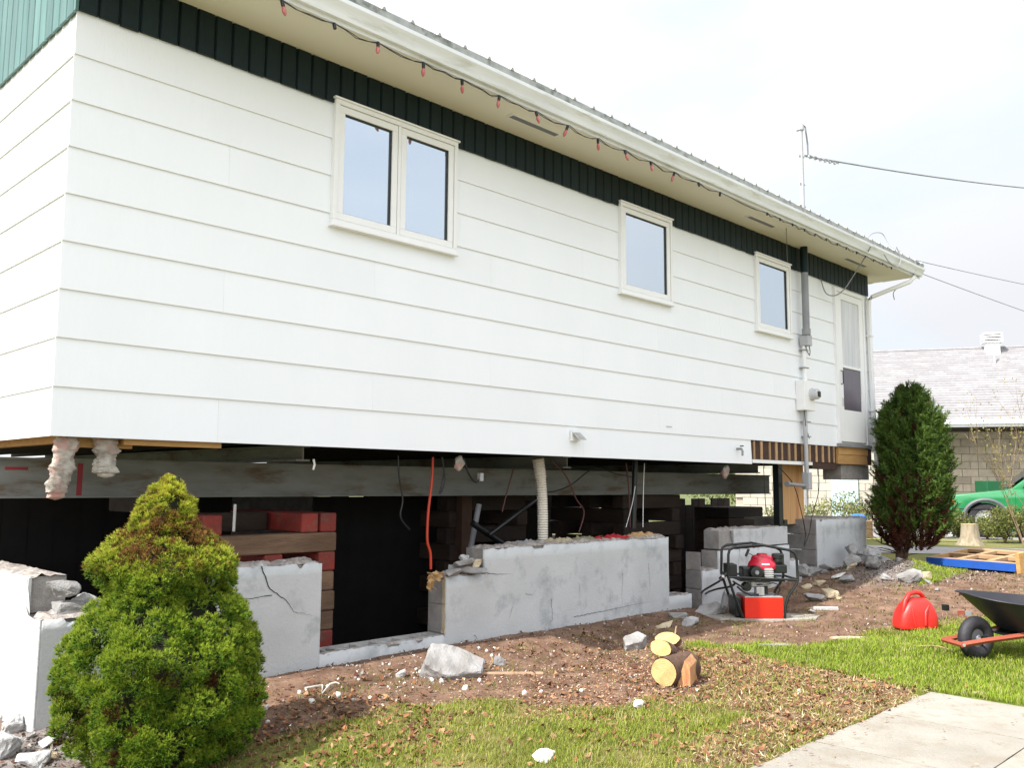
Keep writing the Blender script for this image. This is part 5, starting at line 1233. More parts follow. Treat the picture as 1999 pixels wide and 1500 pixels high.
# solar stake / small marker behind the barrow wheel
p = gpos(1885, 1235)
gs = thing('garden_stake', 'small garden stake with a red and a dark square head behind the barrow wheel', 'stake', tuple(p), RZ)
MB().tube([(0, 0, 0), (.01, 0, .17)], .008, 6).build('stem', wood_red, gs); MB().box(-.0, .055, -.01, .01, .15, .19).build('plate', greyd, gs); MB().box(-.06, -.005, -.01, .01, .16, .195).build('plate', wood_red, gs)

# ================================================================== FRAME OF WOOD (blue sided), LYING FLAT
a = gpos(1812, 1106); c = gpos(1985, 1121); L = (c - a).length; ang = math.atan2(c.y - a.y, c.x - a.x)
bf = thing('planter_grid', 'blue edged wooden grid of six compartments lying flat by the driveway', 'planter grid', tuple(a), ang)
D_ = 1.05
MB().box(0, L, -.03, 0, .03, .13).build('side_board', bluep, bf); MB().box(0, L, D_, D_ + .03, .03, .13).build('side_board', pine, bf)
for x in (0, L - .03): MB().box(x, x + .03, .0005, D_ - .0005, .03, .13).build('end_board', pine, bf)
fl = mat('plywood_floor', (.42, .27, .14), (.36, .22, .11), rough=.8)
for x in (L * .34, L * .67): MB().box(x - .04, x + .04, .001, D_ - .001, .09, .131).build('slat', fl, bf)
MB().box(.03, L - .03, D_ * .5 - .045, D_ * .5 + .045, .085, .1285).build('slat', fl, bf)
for y0_, y1_ in ((.001, .10), (D_ - .10, D_ - .001)): MB().box(.03, L - .03, y0_, y1_, .09, .1295).build('slat', fl, bf)
MB().box(.02, L - .02, .031, D_ - .001, .012, .03).build('bottom_board', redbrown, bf)
MB().box(L + .0, L + .05, .0, D_ * .5, .0, .26).build('corner_piece', pine, bf)
bf.rotation_euler = (.085, 0, ang)

# ================================================================== PLANTS
def quat_from(z):
    z = z / np.linalg.norm(z, axis=-1, keepdims=True)
    a = np.where(np.abs(z[:, 2:3]) < .9, np.array([[0, 0, 1.]]), np.array([[1., 0, 0]]))
    x = np.cross(a, z); x /= np.linalg.norm(x, axis=-1, keepdims=True); y = np.cross(z, x); return x, y, z
def spikes(P, Nn, m, ln, wd, spread, c0, c1, up=.25, jit=.3):
    """m needles at each point P fanned about the direction Nn; returns V, F, C"""
    n = len(P); P = np.repeat(P, m, 0); Z = np.repeat(Nn, m, 0); C0 = np.repeat(c0, m, 0); C1 = np.repeat(c1, m, 0)
    r = rg.normal(size=(n * m, 3)); d = Z + spread * r; d[:, 2] += up; d /= np.linalg.norm(d, axis=1, keepdims=True)
    L = ln * rg.uniform(1 - jit, 1 + jit, (n * m, 1)); s = np.cross(d, rg.normal(size=(n * m, 3))); s /= np.linalg.norm(s, axis=1, keepdims=True)
    b0 = P + s * wd / 2; b1 = P - s * wd / 2; mid = P + d * L * .6 + s * wd * .45; t = P + d * L
    V = np.stack([b0, b1, t], 1).reshape(-1, 3); F = np.arange(n * m * 3).reshape(-1, 3)
    C = np.stack([C0, C0, C1], 1).reshape(-1, 3); return V, F, C
foli = mat('spruce_needles', (1, 1, 1), rough=.6, scale=3, attr='col', trans=.33, spec=.25)
leafm = mat('leaf_surface', (1, 1, 1), rough=.55, scale=3, attr='col', trans=.35, spec=.3)
# --- round dwarf spruce
bc = Vector((.323, -.861, -.06)) + RH * .03; 
prof_ = np.array([[-.02, .30], [.06, .42], [.19, .465], [.32, .485], [.44, .475], [.56, .44], [.69, .38], [.78, .32], [.84, .325], [.94, .345], [1.0, .31], [1.06, .25], [1.13, .185], [1.23, .165], [1.33, .105], [1.40, .03]])
bush = thing('dwarf_spruce', 'rounded yellow-green dwarf spruce with a brown patch near its top', 'shrub', (bc.x, bc.y, bc.z))
nC = 1150
zz = rg.uniform(0, 1.40, nC * 4); rr = np.interp(zz, prof_[:, 0], prof_[:, 1]); keep = rg.uniform(0, .55, nC * 4) < rr + .06; zz = zz[keep][:nC]; rr = rr[keep][:nC]
th = rg.uniform(0, 2 * PI, len(zz))
lump = np.array([noise.noise((math.cos(a) * 2.0, math.sin(a) * 2.0, z * 4.5)) for a, z in zip(th, zz)])
lump2 = np.array([noise.noise((math.cos(a) * 5.0 + 9, math.sin(a) * 5.0, z * 9)) for a, z in zip(th, zz)])
rc = rr * (1 + .24 * lump + .17 * lump2) - .05
lean = -.05 * zz / 1.4
Cc = np.stack([np.cos(th) * rc + lean * CR[0], np.sin(th) * rc + lean * CR[1], zz + .02 * lump2], 1)
No = np.stack([np.cos(th), np.sin(th), .25 + .5 * (zz / 1.4)], 1); No /= np.linalg.norm(No, axis=1, keepdims=True)
crad = rg.uniform(.032, .066, len(zz)) * np.clip(rr / .25, .5, 1)
k = 44
Pn = np.repeat(Cc, k, 0); NN = np.repeat(No, k, 0); cr_ = np.repeat(crad, k)[:, None]
dv = rg.normal(size=Pn.shape) + NN * 1.0; dv /= np.linalg.norm(dv, axis=1, keepdims=True)
rad = rg.uniform(.35, 1, (len(Pn), 1)) ** .6
T = Pn + dv * cr_ * rad * np.array([[1.1, 1.1, .95]])
dirn = dv * .6 + NN * .5; dirn[:, 2] += .45
# colours: inner dark, outer and upper yellow-green
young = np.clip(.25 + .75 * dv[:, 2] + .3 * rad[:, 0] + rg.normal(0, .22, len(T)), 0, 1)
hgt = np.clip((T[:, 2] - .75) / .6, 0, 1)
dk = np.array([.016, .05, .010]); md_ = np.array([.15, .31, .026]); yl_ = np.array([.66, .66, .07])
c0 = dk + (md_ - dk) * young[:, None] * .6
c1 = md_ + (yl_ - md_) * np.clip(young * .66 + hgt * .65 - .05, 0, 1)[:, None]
# brown patch facing the viewer between cone and middle lobe
vw = (T[:, 0] * -CF[0] + T[:, 1] * -CF[1]); rt = (T[:, 0] * CR[0] + T[:, 1] * CR[1])
clz = np.repeat(zz, k); clrt = np.repeat(Cc[:, 0] * CR[0] + Cc[:, 1] * CR[1], k); rnd_c = np.repeat(rg.uniform(0, 1, len(zz)), k)
bpatch = ((clz > .98) & (clz < 1.20) & (np.abs(clrt - .0) < .24) & (rnd_c < .52)) | ((clz > 1.18) & (rnd_c < .15))
brn0 = np.array([.10, .045, .018]); brn1 = np.array([.40, .21, .07])
c0[bpatch] = brn0; c1[bpatch] = brn0 + (brn1 - brn0) * rg.uniform(.3, 1.1, (bpatch.sum(), 1))
ora = (T[:, 2] > .92) & (rg.uniform(0, 1, len(T)) < .22) & ~bpatch; c1[ora] = np.array([.42, .24, .05])
mixg = bpatch & (rg.uniform(0, 1, len(T)) < .22); c1[mixg] = np.array([.30, .30, .04])
low = (clz < .5) & (rnd_c < .06); c0[low] = brn0 * .6; c1[low] = brn0
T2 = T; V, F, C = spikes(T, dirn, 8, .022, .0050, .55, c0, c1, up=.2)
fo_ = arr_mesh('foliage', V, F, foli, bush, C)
# solid core coloured dark for the shade inside the bush
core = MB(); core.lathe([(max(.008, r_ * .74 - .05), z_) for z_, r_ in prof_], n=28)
co_ = core.build('shade_core', mat('spruce_shade_core', (.014, .018, .007), (.022, .022, .010), rough=1, scale=30, bump=1), bush, smooth=True)
MB().tube([(0, 0, -.05), (0, 0, .3)], .03, 8).build('trunk', bark, bush)

# --- tall cedar
cb = gpos(1757, 1106)
ced = thing('cedar_tree', 'tall narrow cedar with dark green crown, browned low down, right of the house', 'tree', tuple(cb))
MB().tube([(0, 0, -.05), (.0, .0, .35), (-.03, .02, .8), (0, 0, 1.6), (.1, -.1, 2.2)], [.06, .05, .045, .03, .012], 8).build('trunk', bark, ced, smooth=True)
MB().tube([(.03, -.03, 0), (.10, -.09, .4), (.16, -.15, .9), (.12, -.1, 1.6)], [.045, .035, .028, .012], 8).build('trunk', bark, ced, smooth=True)
cprof = np.array([[.26, .22], [.38, .36], [.6, .42], [.9, .43], [1.3, .41], [1.7, .41], [1.95, .38], [2.10, .31], [2.2, .22], [2.32, .12], [2.45, .02]])
nB = 2700
zz = rg.uniform(.28, 2.45, nB); rr = np.interp(zz, cprof[:, 0], cprof[:, 1]); th = rg.uniform(0, 2 * PI, nB)
lm = np.array([noise.noise((math.cos(a) * 1.8, math.sin(a) * 1.8, z * 2.2)) for a, z in zip(th, zz)])
rad = rg.uniform(.30, 1, nB) ** .5; rc = rr * rad * (1 + .38 * lm)
off = .20 + .05 * np.clip((zz - 1.0) / 1.5, -.3, 1)
B0 = np.stack([np.cos(th) * rc + off * CR[0], np.sin(th) * rc + off * CR[1], zz - .08], 1)
dd = np.stack([np.cos(th) * .55, np.sin(th) * .55, np.full(nB, 1.0)], 1) + rg.normal(0, .25, (nB, 3)); dd /= np.linalg.norm(dd, axis=1, keepdims=True)
# each spray: 16 leaflets along a curved stalk
m_ = 16; t_ = np.linspace(.05, 1, m_)
Ls = rg.uniform(.13, .24, nB)
side = np.cross(dd, rg.normal(size=(nB, 3))); side /= np.linalg.norm(side, axis=1, keepdims=True)
PP = B0[:, None, :] + dd[:, None, :] * (Ls[:, None] * t_)[..., None]
sg = np.where(np.arange(m_) % 2 == 0, 1, -1)[None, :, None]
ND = dd[:, None, :] * .8 + side[:, None, :] * sg * .8 + rg.normal(0, .12, (nB, m_, 3)); ND /= np.linalg.norm(ND, axis=2, keepdims=True)
PP = PP.reshape(-1, 3); ND = ND.reshape(-1, 3)
outer = np.repeat(rad, m_); hz_ = np.repeat(zz, m_); tt_ = np.tile(t_, nB); rn = np.repeat(rg.uniform(0, 1, nB), m_)
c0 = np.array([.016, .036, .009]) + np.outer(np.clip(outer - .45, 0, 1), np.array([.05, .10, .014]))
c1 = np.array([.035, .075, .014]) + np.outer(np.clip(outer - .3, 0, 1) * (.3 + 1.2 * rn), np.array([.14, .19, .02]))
rtb = np.repeat(B0[:, 0] * CR[0] + B0[:, 1] * CR[1], m_)
dead = ((hz_ < 1.25) & (rn < .62 * np.clip(1.30 - hz_, 0, 1) + .16 - .7 * np.clip(rtb - .05, 0, 1))) | ((outer < .55) & (rn < .45)) | (rn < .02)
c0[dead] = np.array([.060, .018, .012]); c1[dead] = np.array([.12, .035, .018]) * (.5 + rn[dead][:, None])
kp = ~((hz_ < .5) & (rn > .45))
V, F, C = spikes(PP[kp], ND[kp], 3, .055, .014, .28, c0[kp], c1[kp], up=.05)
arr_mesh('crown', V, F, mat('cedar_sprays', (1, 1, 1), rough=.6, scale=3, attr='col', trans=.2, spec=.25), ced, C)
b = MB()
for i in range(60):
    a = rnd.uniform(0, 2 * PI); z = rnd.uniform(.1, 1.2); l = rnd.uniform(.25, .5)
    b.tube([(0, 0, z), (math.cos(a) * l * .6, math.sin(a) * l * .6, z + .06), (math.cos(a) * l, math.sin(a) * l, z + rnd.uniform(.0, .25))], [.008, .005, .002], 4)
b.build('bare_branches', mat('cedar_branch', (.12, .065, .04), (.08, .04, .025), rough=.9), ced)

def shrub(name, label, c, w, h, n, leaf, ca, cb_, stems=6, dens=1, cat='shrub', group=None, seed=0, twigm=None):
    t = thing(name, label, cat, tuple(c), group=group); r = np.random.default_rng(seed)
    b = MB(); tips = []
    for i in range(stems):
        a = r.uniform(0, 2 * PI); l = r.uniform(.3, 1) * w / 2
        p1 = (math.cos(a) * l * .35, math.sin(a) * l * .35, h * .45); p2 = (math.cos(a) * l, math.sin(a) * l, h * r.uniform(.75, 1))
        b.tube([(0, 0, 0), p1, p2], [.012, .007, .003], 4); tips += [p1, p2]
    b.build('stems', twigm or bark, t)
    q = r.normal(size=(n, 3)); q /= np.linalg.norm(q, axis=1, keepdims=True); q *= r.uniform(.2, 1, (n, 1)) ** .5
    cl = r.normal(size=(14, 3)); cl /= np.linalg.norm(cl, axis=1, keepdims=True); cl *= r.uniform(.3, .95, (14, 1))
    ii = r.integers(0, 14, n); q = np.where(r.uniform(0, 1, (n, 1)) < .75, cl[ii] + q * .38, q)
    P = np.stack([q[:, 0] * w / 2, q[:, 1] * w / 2, np.maximum(h * .56 + q[:, 2] * h * .44, .02)], 1)
    d = r.normal(size=(n, 3)); d[:, 2] += .5; d /= np.linalg.norm(d, axis=1, keepdims=True); s = np.cross(d, r.normal(size=(n, 3))); s /= np.linalg.norm(s, axis=1, keepdims=True)
    L = leaf * r.uniform(.6, 1.3, (n, 1))
    V = np.stack([P, P + d * L * .5 + s * L * .3, P + d * L, P + d * L * .5 - s * L * .3], 1).reshape(-1, 3); F = np.arange(n * 4).reshape(-1, 4)
    f = r.uniform(0, 1, (n, 1)); c = np.array(ca) * (1 - f) + np.array(cb_) * f
    arr_mesh('foliage', V, F, leafm, t, np.repeat(c, 4, 0)); return t

# ================================================================== BACKGROUND AT THE RIGHT
# driveway, verge and road
D1 = Vector((.465, -.885, 0)).normalized(); N1 = Vector((D1.y * -1, D1.x, 0)).normalized()
if N1.x < 0: N1 = -N1
def strip(name, near_, far_, s0, s1, z, m, kind='structure', o0=None):
    P = Vector((15.57, .44, 0)); b = MB(); n = 30
    vs = []; 
    for i in range(n + 1):
        s_ = s0 + (s1 - s0) * i / n; a = P + D1 * s_ + N1 * (near_ + .12 * noise.noise((s_ * .8, near_, 0))); c = P + D1 * s_ + N1 * (far_ + .1 * noise.noise((s_ * .8, far_, 4)))
        vs += [(a.x, a.y, z), (c.x, c.y, z)]
    b.add(vs, [(2 * i, 2 * i + 2, 2 * i + 3, 2 * i + 1) for i in range(n)])
    o = b.build(name, m, recalc=False); return tag(o, kind=kind)
strip('driveway', -2.0, .0, -9, 8, .232, asph)
strip('road', 2.9, 9.0, -40, 30, .236, asph)
strip('far_lawn_edge', 1.9, 2.9, -40, 30, .232, mat('dry_verge', (.22, .2, .07), (.14, .17, .04), rough=1, scale=12))
# stump
p = gp(1894, 1065)
sp_ = thing('tree_stump', 'pale flared tree stump on the lawn in front of the green truck', 'stump', (p.x, p.y, p.z))
V = []; F = []; n = 20
for i, (r_, z_) in enumerate([(.26, -.03), (.21, .05), (.17, .15), (.155, .30), (.15, .40)]):
    for j in range(n):
        a = 2 * PI * j / n; rr_ = r_ * (1 + (.12 if i < 2 else .05) * math.sin(a * 5 + i * .4)); V.append((rr_ * math.cos(a), rr_ * math.sin(a), z_))
for i in range(4):
    for j in range(n): F.append((i * n + j, i * n + (j + 1) % n, (i + 1) * n + (j + 1) % n, (i + 1) * n + j))
MB().add(V, F).build('trunk', stumpm, sp_, smooth=True); MB().lathe([(.149, .401), (0, .405)], n=20).build('cut_top', cutw, sp_)
# pale striped post left of the truck
p = gp(1857, 1048); 
gpst = thing('marker_post', 'short white striped post standing left of the stump', 'post', (p.x, p.y, p.z))
for i in range(7): MB().lathe([(.05 + .008 * (i % 2), i * .09), (.055 + .01 * (i % 2), i * .09 + .045), (.05 + .008 * (i % 2), i * .09 + .088)], n=12).build('ring', [white, greyd][i % 2 == 1 and i in (1, 3)], gpst, smooth=True)
# shrubs of the hedge in front of the truck
yg = (.13, .17, .035); dg = (.05, .085, .02); gl_ = (.26, .26, .07)
hs_ = [(1842, 1053, .5, .62), (1872, 1052, .55, .62), (1928, 1055, .8, .60), (1962, 1061, .85, .72), (1992, 1061, .8, .78), (2040, 1061, .9, .8)]
nms = ['leftmost shrub of the loose hedge, beside the cedar', 'second shrub of the loose hedge, hiding the front wheel of the truck', 'third shrub of the loose hedge, before the truck door sill', 'fourth shrub of the loose hedge, taller and fuller', 'last shrub of the loose hedge at the picture edge', 'shrub of the hedge just past the picture edge']
for i, (px, py, w, h) in enumerate(hs_):
    p = gp(px, py); shrub('hedge_shrub', nms[i], (p.x, p.y, p.z), w, h, 1500, .050, dg, gl_, 11, group='shrubs of the loose hedge', seed=20 + i)
bs = [(1600, 1045, .9, .75, 'yellow-green shrub behind the square pier, left part'), (1640, 1042, 1.1, 1.0, 'taller pale shrub behind the square pier'), (1675, 1040, .9, .85, 'shrub behind the square pier near the downspout'), (1575, 1068, .6, .35, 'low green shrub seen between the two block remnants'),
      (1530, 1046, .9, .7, 'shrub behind the plywood panel')]
for i, (px, py, w, h, l_) in enumerate(bs):
    p = gp(px, py); shrub('garden_shrub', l_, (p.x, p.y, p.z), w, h, 700, .06, (.07, .11, .03), (.30, .30, .10), 8, group='shrubs beyond the right end of the house', seed=40 + i)
for i, (px, D_, w, h, l_) in enumerate([(1450, 34, 5.0, 2.6, 'leafy bush far behind the house, left of the steel post'), (1500, 32, 3.6, 2.9, 'leafy bush far behind the house, at the steel post'), (1400, 38, 4.5, 2.5, 'far leafy bush seen over the dark crib')]):
    p = atD(px, 1010, D_); shrub('garden_shrub', l_, (p.x, p.y, .2), w, h, 2600, .13, (.09, .15, .03), (.34, .38, .12), 9, seed=60 + i, group='bushes behind the house')
# dark green shrub next to the pier + blue tarp
p = gp(1690, 1035); shrub('garden_shrub', 'dark green shrub just behind the downspout', (p.x, p.y, p.z), .7, .8, 700, .06, (.012, .03, .015), (.03, .06, .03), 6, seed=70)
p = gp(1677, 1052); o = blob('blue_tarp', mat('blue_tarp_plastic', (.03, .16, .50), (.02, .10, .38), rough=.4, scale=6), (p.x, p.y, p.z + .42), (.24, .16, .09), 5, amp=.5); tag(o, 'crumpled blue tarpaulin on a stack behind the square pier', 'tarpaulin')
o = MB().box(-.35, .25, -.2, .2, 0, .38).build('wooden_crate', strip_wood, loc=(p.x, p.y, p.z), bevel=.01); tag(o, 'low wooden crate under the blue tarpaulin behind the pier', 'crate')
# bare shrub at the right edge
p = atD(2012, 1075, 14.5); t = thing('bare_shrub', 'bare budding shrub reaching in from the right edge before the masonry wall', 'shrub', (p.x, p.y, .22))
b = MB(); bud = MB(); tip = []
def branch(p0, d, l, r_, depth):
    p1 = p0 + d * l * .5 + Vector((rnd.uniform(-1, 1), rnd.uniform(-1, 1), rnd.uniform(-.3, .6))) * l * .06; p2 = p1 + (d + Vector((0, 0, .15))).normalized() * l * .5
    b.tube([p0, p1, p2], [r_, r_ * .8, r_ * .55], 4); 
    if depth == 0: tip.append(p2); return
    tip.append(p1)
    for i in range(3):
        dd_ = (d + Vector((rnd.uniform(-1, 1), rnd.uniform(-1, 1), rnd.uniform(-.2, .7))) * .55).normalized(); branch(p0.lerp(p2, rnd.uniform(.45, 1)), dd_, l * rnd.uniform(.5, .8), r_ * .6, depth - 1)
for i in range(5):
    a = rnd.uniform(0, 2 * PI); branch(Vector((math.cos(a) * .06, math.sin(a) * .06, 0)), Vector((math.cos(a) * .38, math.sin(a) * .38, 1)).normalized(), rnd.uniform(1.0, 1.5), .008, 3)
b.build('branches', twig, t)
tp_ = np.array([tuple(q) for q in tip]); tp_ = np.repeat(tp_, 3, 0) + rg.normal(0, .03, (len(tp_) * 3, 3))
V, F, C = spikes(tp_, np.tile([[0, 0, 1.]], (len(tp_), 1)), 2, .035, .02, .7, np.tile([[.35, .30, .10]], (len(tp_), 1)), np.tile([[.45, .40, .16]], (len(tp_), 1)))
arr_mesh('buds', V, F, leafm, t, C)

# --- neighbouring building
E0 = atD(1850, 820, 24); nb = thing('neighbour_building', 'low tan masonry building with a grey shingled roof beyond the driveway', 'building', (E0.x, E0.y, .2)); nb.rotation_euler = (0, 0, math.atan2(D1.y, D1.x))
ez = E0.z - .2   # local: x to the right, y away from viewer (check sign below)
yy = 1 if (Vector((-D1.y, D1.x, 0)).dot(FH) > 0) else -1
pitch = .52
# sloping roof: courses of shingles stepped one over the other, joined as one skin
b = MB(); nr = 30; dep = 5.0; x0_, x1_ = -6.4, 9
for i in range(nr):
    y0_ = dep * i / nr; y1_ = dep * (i + 1) / nr + .02; z0_ = ez + y0_ * pitch; z1_ = ez + y1_ * pitch; th_ = .018
    b.add([(x0_, y0_ * yy, z0_ + th_ + .012), (x1_, y0_ * yy, z0_ + th_ + .012), (x1_, y1_ * yy, z1_ + .004), (x0_, y1_ * yy, z1_ + .004), (x0_, y0_ * yy, z0_), (x1_, y0_ * yy, z0_)], [(0, 1, 2, 3), (4, 5, 1, 0)])
b.add([(x0_, dep * yy, ez + dep * pitch), (x1_, dep * yy, ez + dep * pitch), (x1_, dep * 2 * yy, ez), (x0_, dep * 2 * yy, ez)], [(0, 1, 2, 3)])
rf = b.build('roof', shingle, nb)
# shingle tabs in the nearer courses (thin proud pieces)
b = MB()
for i in range(nr):
    y0_ = dep * i / nr; z0_ = ez + y0_ * pitch; x = -9 + (.12 if i % 2 else 0)
    while x < 3:
        w_ = rnd.choice((.3, .3, .6)); hh_ = rnd.uniform(.004, .012); yb = y0_ + dep / nr * .9
        if rnd.random() < .5: b.add([(x, (y0_ - .004) * yy, z0_ + .022 + hh_), (x + w_, (y0_ - .004) * yy, z0_ + .022 + hh_), (x + w_, yb * yy, ez + yb * pitch + .016), (x, yb * yy, ez + yb * pitch + .016), (x, (y0_ - .004) * yy, z0_ + .0), (x + w_, (y0_ - .004) * yy, z0_)], [(0, 1, 2, 3), (4, 5, 1, 0)])
        x += w_ + .01
o = b.build('shingle_tabs', mat('shingle_dark', (.25, .24, .245), (.20, .195, .20), rough=.95, scale=9), rf); o['kind'] = 'stuff'
MB().box(x0_, x1_, *(sorted((-.02 * yy, .01 * yy))), ez - .20, ez + .0).build('fascia', white, nb)
MB().box(x0_, x1_, *(sorted((-.10 * yy, -.0205 * yy))), ez - .12, ez - .02).build('eave_gutter', white, nb)
MB().box(x0_, x1_, *sorted((.011 * yy, 1.6 * yy)), ez - .20, ez - .18).build('eave_soffit', dark, nb)
MB().tube([(x0_, dep * yy, ez + dep * pitch + .02), (x1_, dep * yy, ez + dep * pitch + .02)], .05, 6).build('ridge_cap', shingle, nb)
# masonry wall under the eave: courses of units, each unit its own piece
wy = 1.5 * yy; bw, bh = .40, .20
mproto = None
MB().box(-1.35, 8, *sorted((wy + .03 * yy, wy + .3 * yy)), -.3, ez - .2).build('wall', mat('mortar_tan', (.24, .205, .155), rough=1), nb)
for r_ in range(14):
    for c_ in range(10):
        x = -1.3 + c_ * (bw + .012) + (bw / 2 if r_ % 2 else 0); z = -.05 + r_ * (bh + .010)
        if z + bh > ez - .2 or x > 2.7: continue
        sx_ = rnd.choice((1, 1, 1, .5))
        if mproto is None: mproto = MB().box(0, bw, -.03, .03, 0, bh).build('masonry_unit', bgblock, nb); o = mproto
        else: o = share(mproto, 'masonry_unit', nb)
        o.location = (x, wy + rnd.uniform(-.004, .004), z)
        if sx_ < 1: o.scale = (.49, 1, 1); o2 = share(mproto, 'masonry_unit', nb, (x + bw * .51, wy + rnd.uniform(-.004, .004), z), scale=(.49, 1, 1))
w1 = MB().box(-1.2, -.6, *sorted((wy - .04 * yy, wy + .0 * yy)), ez - .45, ez - .24).build('window', white, nb); MB().box(-1.12, -.68, *sorted((wy - .045 * yy, wy - .0405 * yy)), ez - .41, ez - .28).build('pane', glassd, w1)
MB().box(-1.55, -1.36, *sorted((wy - 1.3 * yy, wy + .3 * yy)), -.3, ez - .2).build('corner_wall', mat('grey_corner_post', (.2, .22, .22), rough=.8), nb)
wf = .35 * yy
MB().box(-5.6, -1.56, *sorted((wf + .03 * yy, wf + .3 * yy)), -.3, ez - .2).build('wall', mat('mortar_cream', (.40, .36, .29), rough=1), nb)
mp2 = None
for r_ in range(12):
    for c_ in range(24):
        x = -5.6 + c_ * (bw + .012) + (bw / 2 if r_ % 2 else 0); z = -.05 + r_ * (bh + .010)
        if x > -1.97 or z + bh > 2.4: continue
        if mp2 is None: mp2 = MB().box(0, bw, -.03, .03, 0, bh).build('masonry_unit', bgwhite, nb); o = mp2
        else: o = share(mp2, 'masonry_unit', nb)
        o.location = (x, wf + rnd.uniform(-.004, .004), z)
MB().box(-3.72, -3.66, *sorted((wf - .12 * yy, wf - .04 * yy)), 0, 2.4).build('drain_pipe', greyd, nb)
MB().box(-3.0, -2.3, *sorted((wf - .10 * yy, wf - .035 * yy)), -.05, 2.2).build('side_door', mat('pale_blue_door', (.45, .60, .62), rough=.5), nb)
# roof vent
vp = Vector((.0, 0, 0)); vx = (onZ(1938, 700, 1).x)
pv = atD(1938, 690, 28); lv3 = nb.matrix_basis
import mathutils
Minv = (Matrix.Translation(nb.location) @ Matrix.Rotation(nb.rotation_euler.z, 4, 'Z')).inverted()
lp = Minv @ pv
vy = dep * .93 * yy; vz = ez + dep * .93 * pitch
rv = MB().box(lp.x - .19, lp.x + .19, vy - .19, vy + .19, vz - .25, vz + .30).build('roof_vent', white, nb)
for i in range(4): MB().box(lp.x - .27, lp.x + .27, vy - .27, vy + .27, vz + .30 + i * .085, vz + .345 + i * .085).build('louvre', white if i % 1 == 0 else dark, rv)
MB().box(lp.x - .20, lp.x + .20, vy - .20, vy + .20, vz + .3005, vz + .59).build('vent_core', gasket, rv)
MB().tube([(lp.x - .12, vy - .9 * yy, vz - .6), (lp.x - .14, vy - .9 * yy, vz + .1)], .035, 6).build('vent_pipe', grey, nb)
for x in (-3.5,): MB().lathe([(.05, -.2), (.05, .35), (0, .36)], (x, dep * .6 * yy, ez + dep * .6 * pitch), 8).build('vent_pipe', grey, nb)

# --- green pickup truck
p = atD(1853, 1045, 19.6); TR = (RH * math.cos(.36) - FH * math.sin(.36)).normalized()
tk = thing('pickup_truck', 'green pickup truck with grey wheel arch parked on the road, nose to the left', 'truck', (p.x, p.y, .236), math.atan2(TR.y, TR.x))
def rounded(poly): return poly
lowr = [(.02, .42), (.0, .62), (.05, .80), (.10, .90), (1.25, 1.03), (2.95, 1.06), (2.96, 1.02), (4.85, 1.02), (4.88, .45), (4.2, .42), (4.10, .55), (3.95, .72), (3.65, .76), (3.35, .72), (3.2, .55), (3.12, .40), (1.28, .38), (1.20, .55), (1.05, .72), (.75, .79), (.45, .72), (.31, .55), (.25, .40)]
MB().prism(lowr, 0, 1.68, 'y').build('body', truckg, tk, bevel=.035, seg=2, smooth=40)
cabp = [(1.22, 1.0), (1.85, 1.50), (2.0, 1.54), (2.75, 1.54), (2.92, 1.45), (2.98, 1.0)]
cb2 = MB().prism(cabp, .10, 1.58, 'y').build('cab', truckg, tk, bevel=.04, smooth=40)
for yv in (.085, 1.585): MB().prism([(1.48, 1.08), (1.92, 1.46), (2.68, 1.46), (2.72, 1.08)], yv, yv + .012, 'y').build('side_window', glassd, tk)
MB().box(2.1, 2.14, .078, .0845, 1.08, 1.46).build('window_divider', black, tk)
wsn = MB(); wsn.add([(1.30, .22, 1.08), (1.30, 1.46, 1.08), (1.80, 1.40, 1.475), (1.80, .28, 1.475)], [(0, 1, 2, 3)]); o = wsn.build('windshield', glassd, tk); o.location = (-.03, 0, .03)
for cx_ in (.74, 3.65):
    for yv, sg_ in ((.02, -1), (1.66, 1)):
        a = MB().lathe([(.0, -.10), (.20, -.10), (.23, -.11), (.35, -.10), (.37, -.06), (.37, .06), (.35, .10), (0, .10)], (0, 0, 0), 28, 'y').build('wheel', rubber, tk, smooth=40, loc=(cx_, yv + .10 * -sg_, .37))
        MB().lathe([(.0, .105 * sg_), (.06, .125 * sg_), (.08, .108 * sg_), (.17, .104 * sg_), (.215, .120 * sg_), (.22, .10 * sg_)], n=24, axis='y').build('rim', silver, a, smooth=40)
    pts = [(cx_ + .44 * math.cos(a_), -.015, .40 + .41 * math.sin(a_)) for a_ in np.linspace(-.1, PI + .1, 14)]
    MB().tube(pts, .045, 6).build('wheel_arch', truckgrey, tk, smooth=True)
MB().box(-.07, .06, .02, 1.66, .45, .60).build('bumper', chrome, tk, bevel=.02)
MB().box(-.012, .02, .35, 1.33, .64, .80).build('grille', black, tk)
for y0_ in (.06, 1.36): MB().box(-.02, .06, y0_, y0_ + .26, .66, .80).build('headlight', mat('lamp_lens', (.75, .72, .6), rough=.1), tk, bevel=.015)
MB().box(.04, .14, -.008, .05, .70, .80).build('turn_signal', mat('amber', (.7, .25, .03), rough=.2), tk)
MB().box(1.50, 1.66, -.14, -.02, 1.02, 1.16).build('door_mirror', black, tk, bevel=.02)
MB().box(1.32, 1.325, -.002, .0, .5, 1.0).build('door_seam', black, tk); MB().box(2.62, 2.625, -.002, .0, .5, 1.0).build('door_seam', black, tk)
MB().box(2.45, 2.58, -.02, .0, .86, .89).build('door_handle', black, tk)
MB().box(.12, 3.0, -.006, .0, .60, .615).build('trim_strip', black, tk)
# green bin behind the truck
p = atD(1950, 960, 22.5); o = MB().box(-.45, .45, -.3, .3, 0, 1.25).build('garden_bin', mat('bin_green', (.006, .09, .03), rough=.5), loc=(p.x, p.y, .23), bevel=.02); tag(o, 'green box standing against the masonry wall behind the truck', 'bin'); o.rotation_euler = (0, 0, RZ)

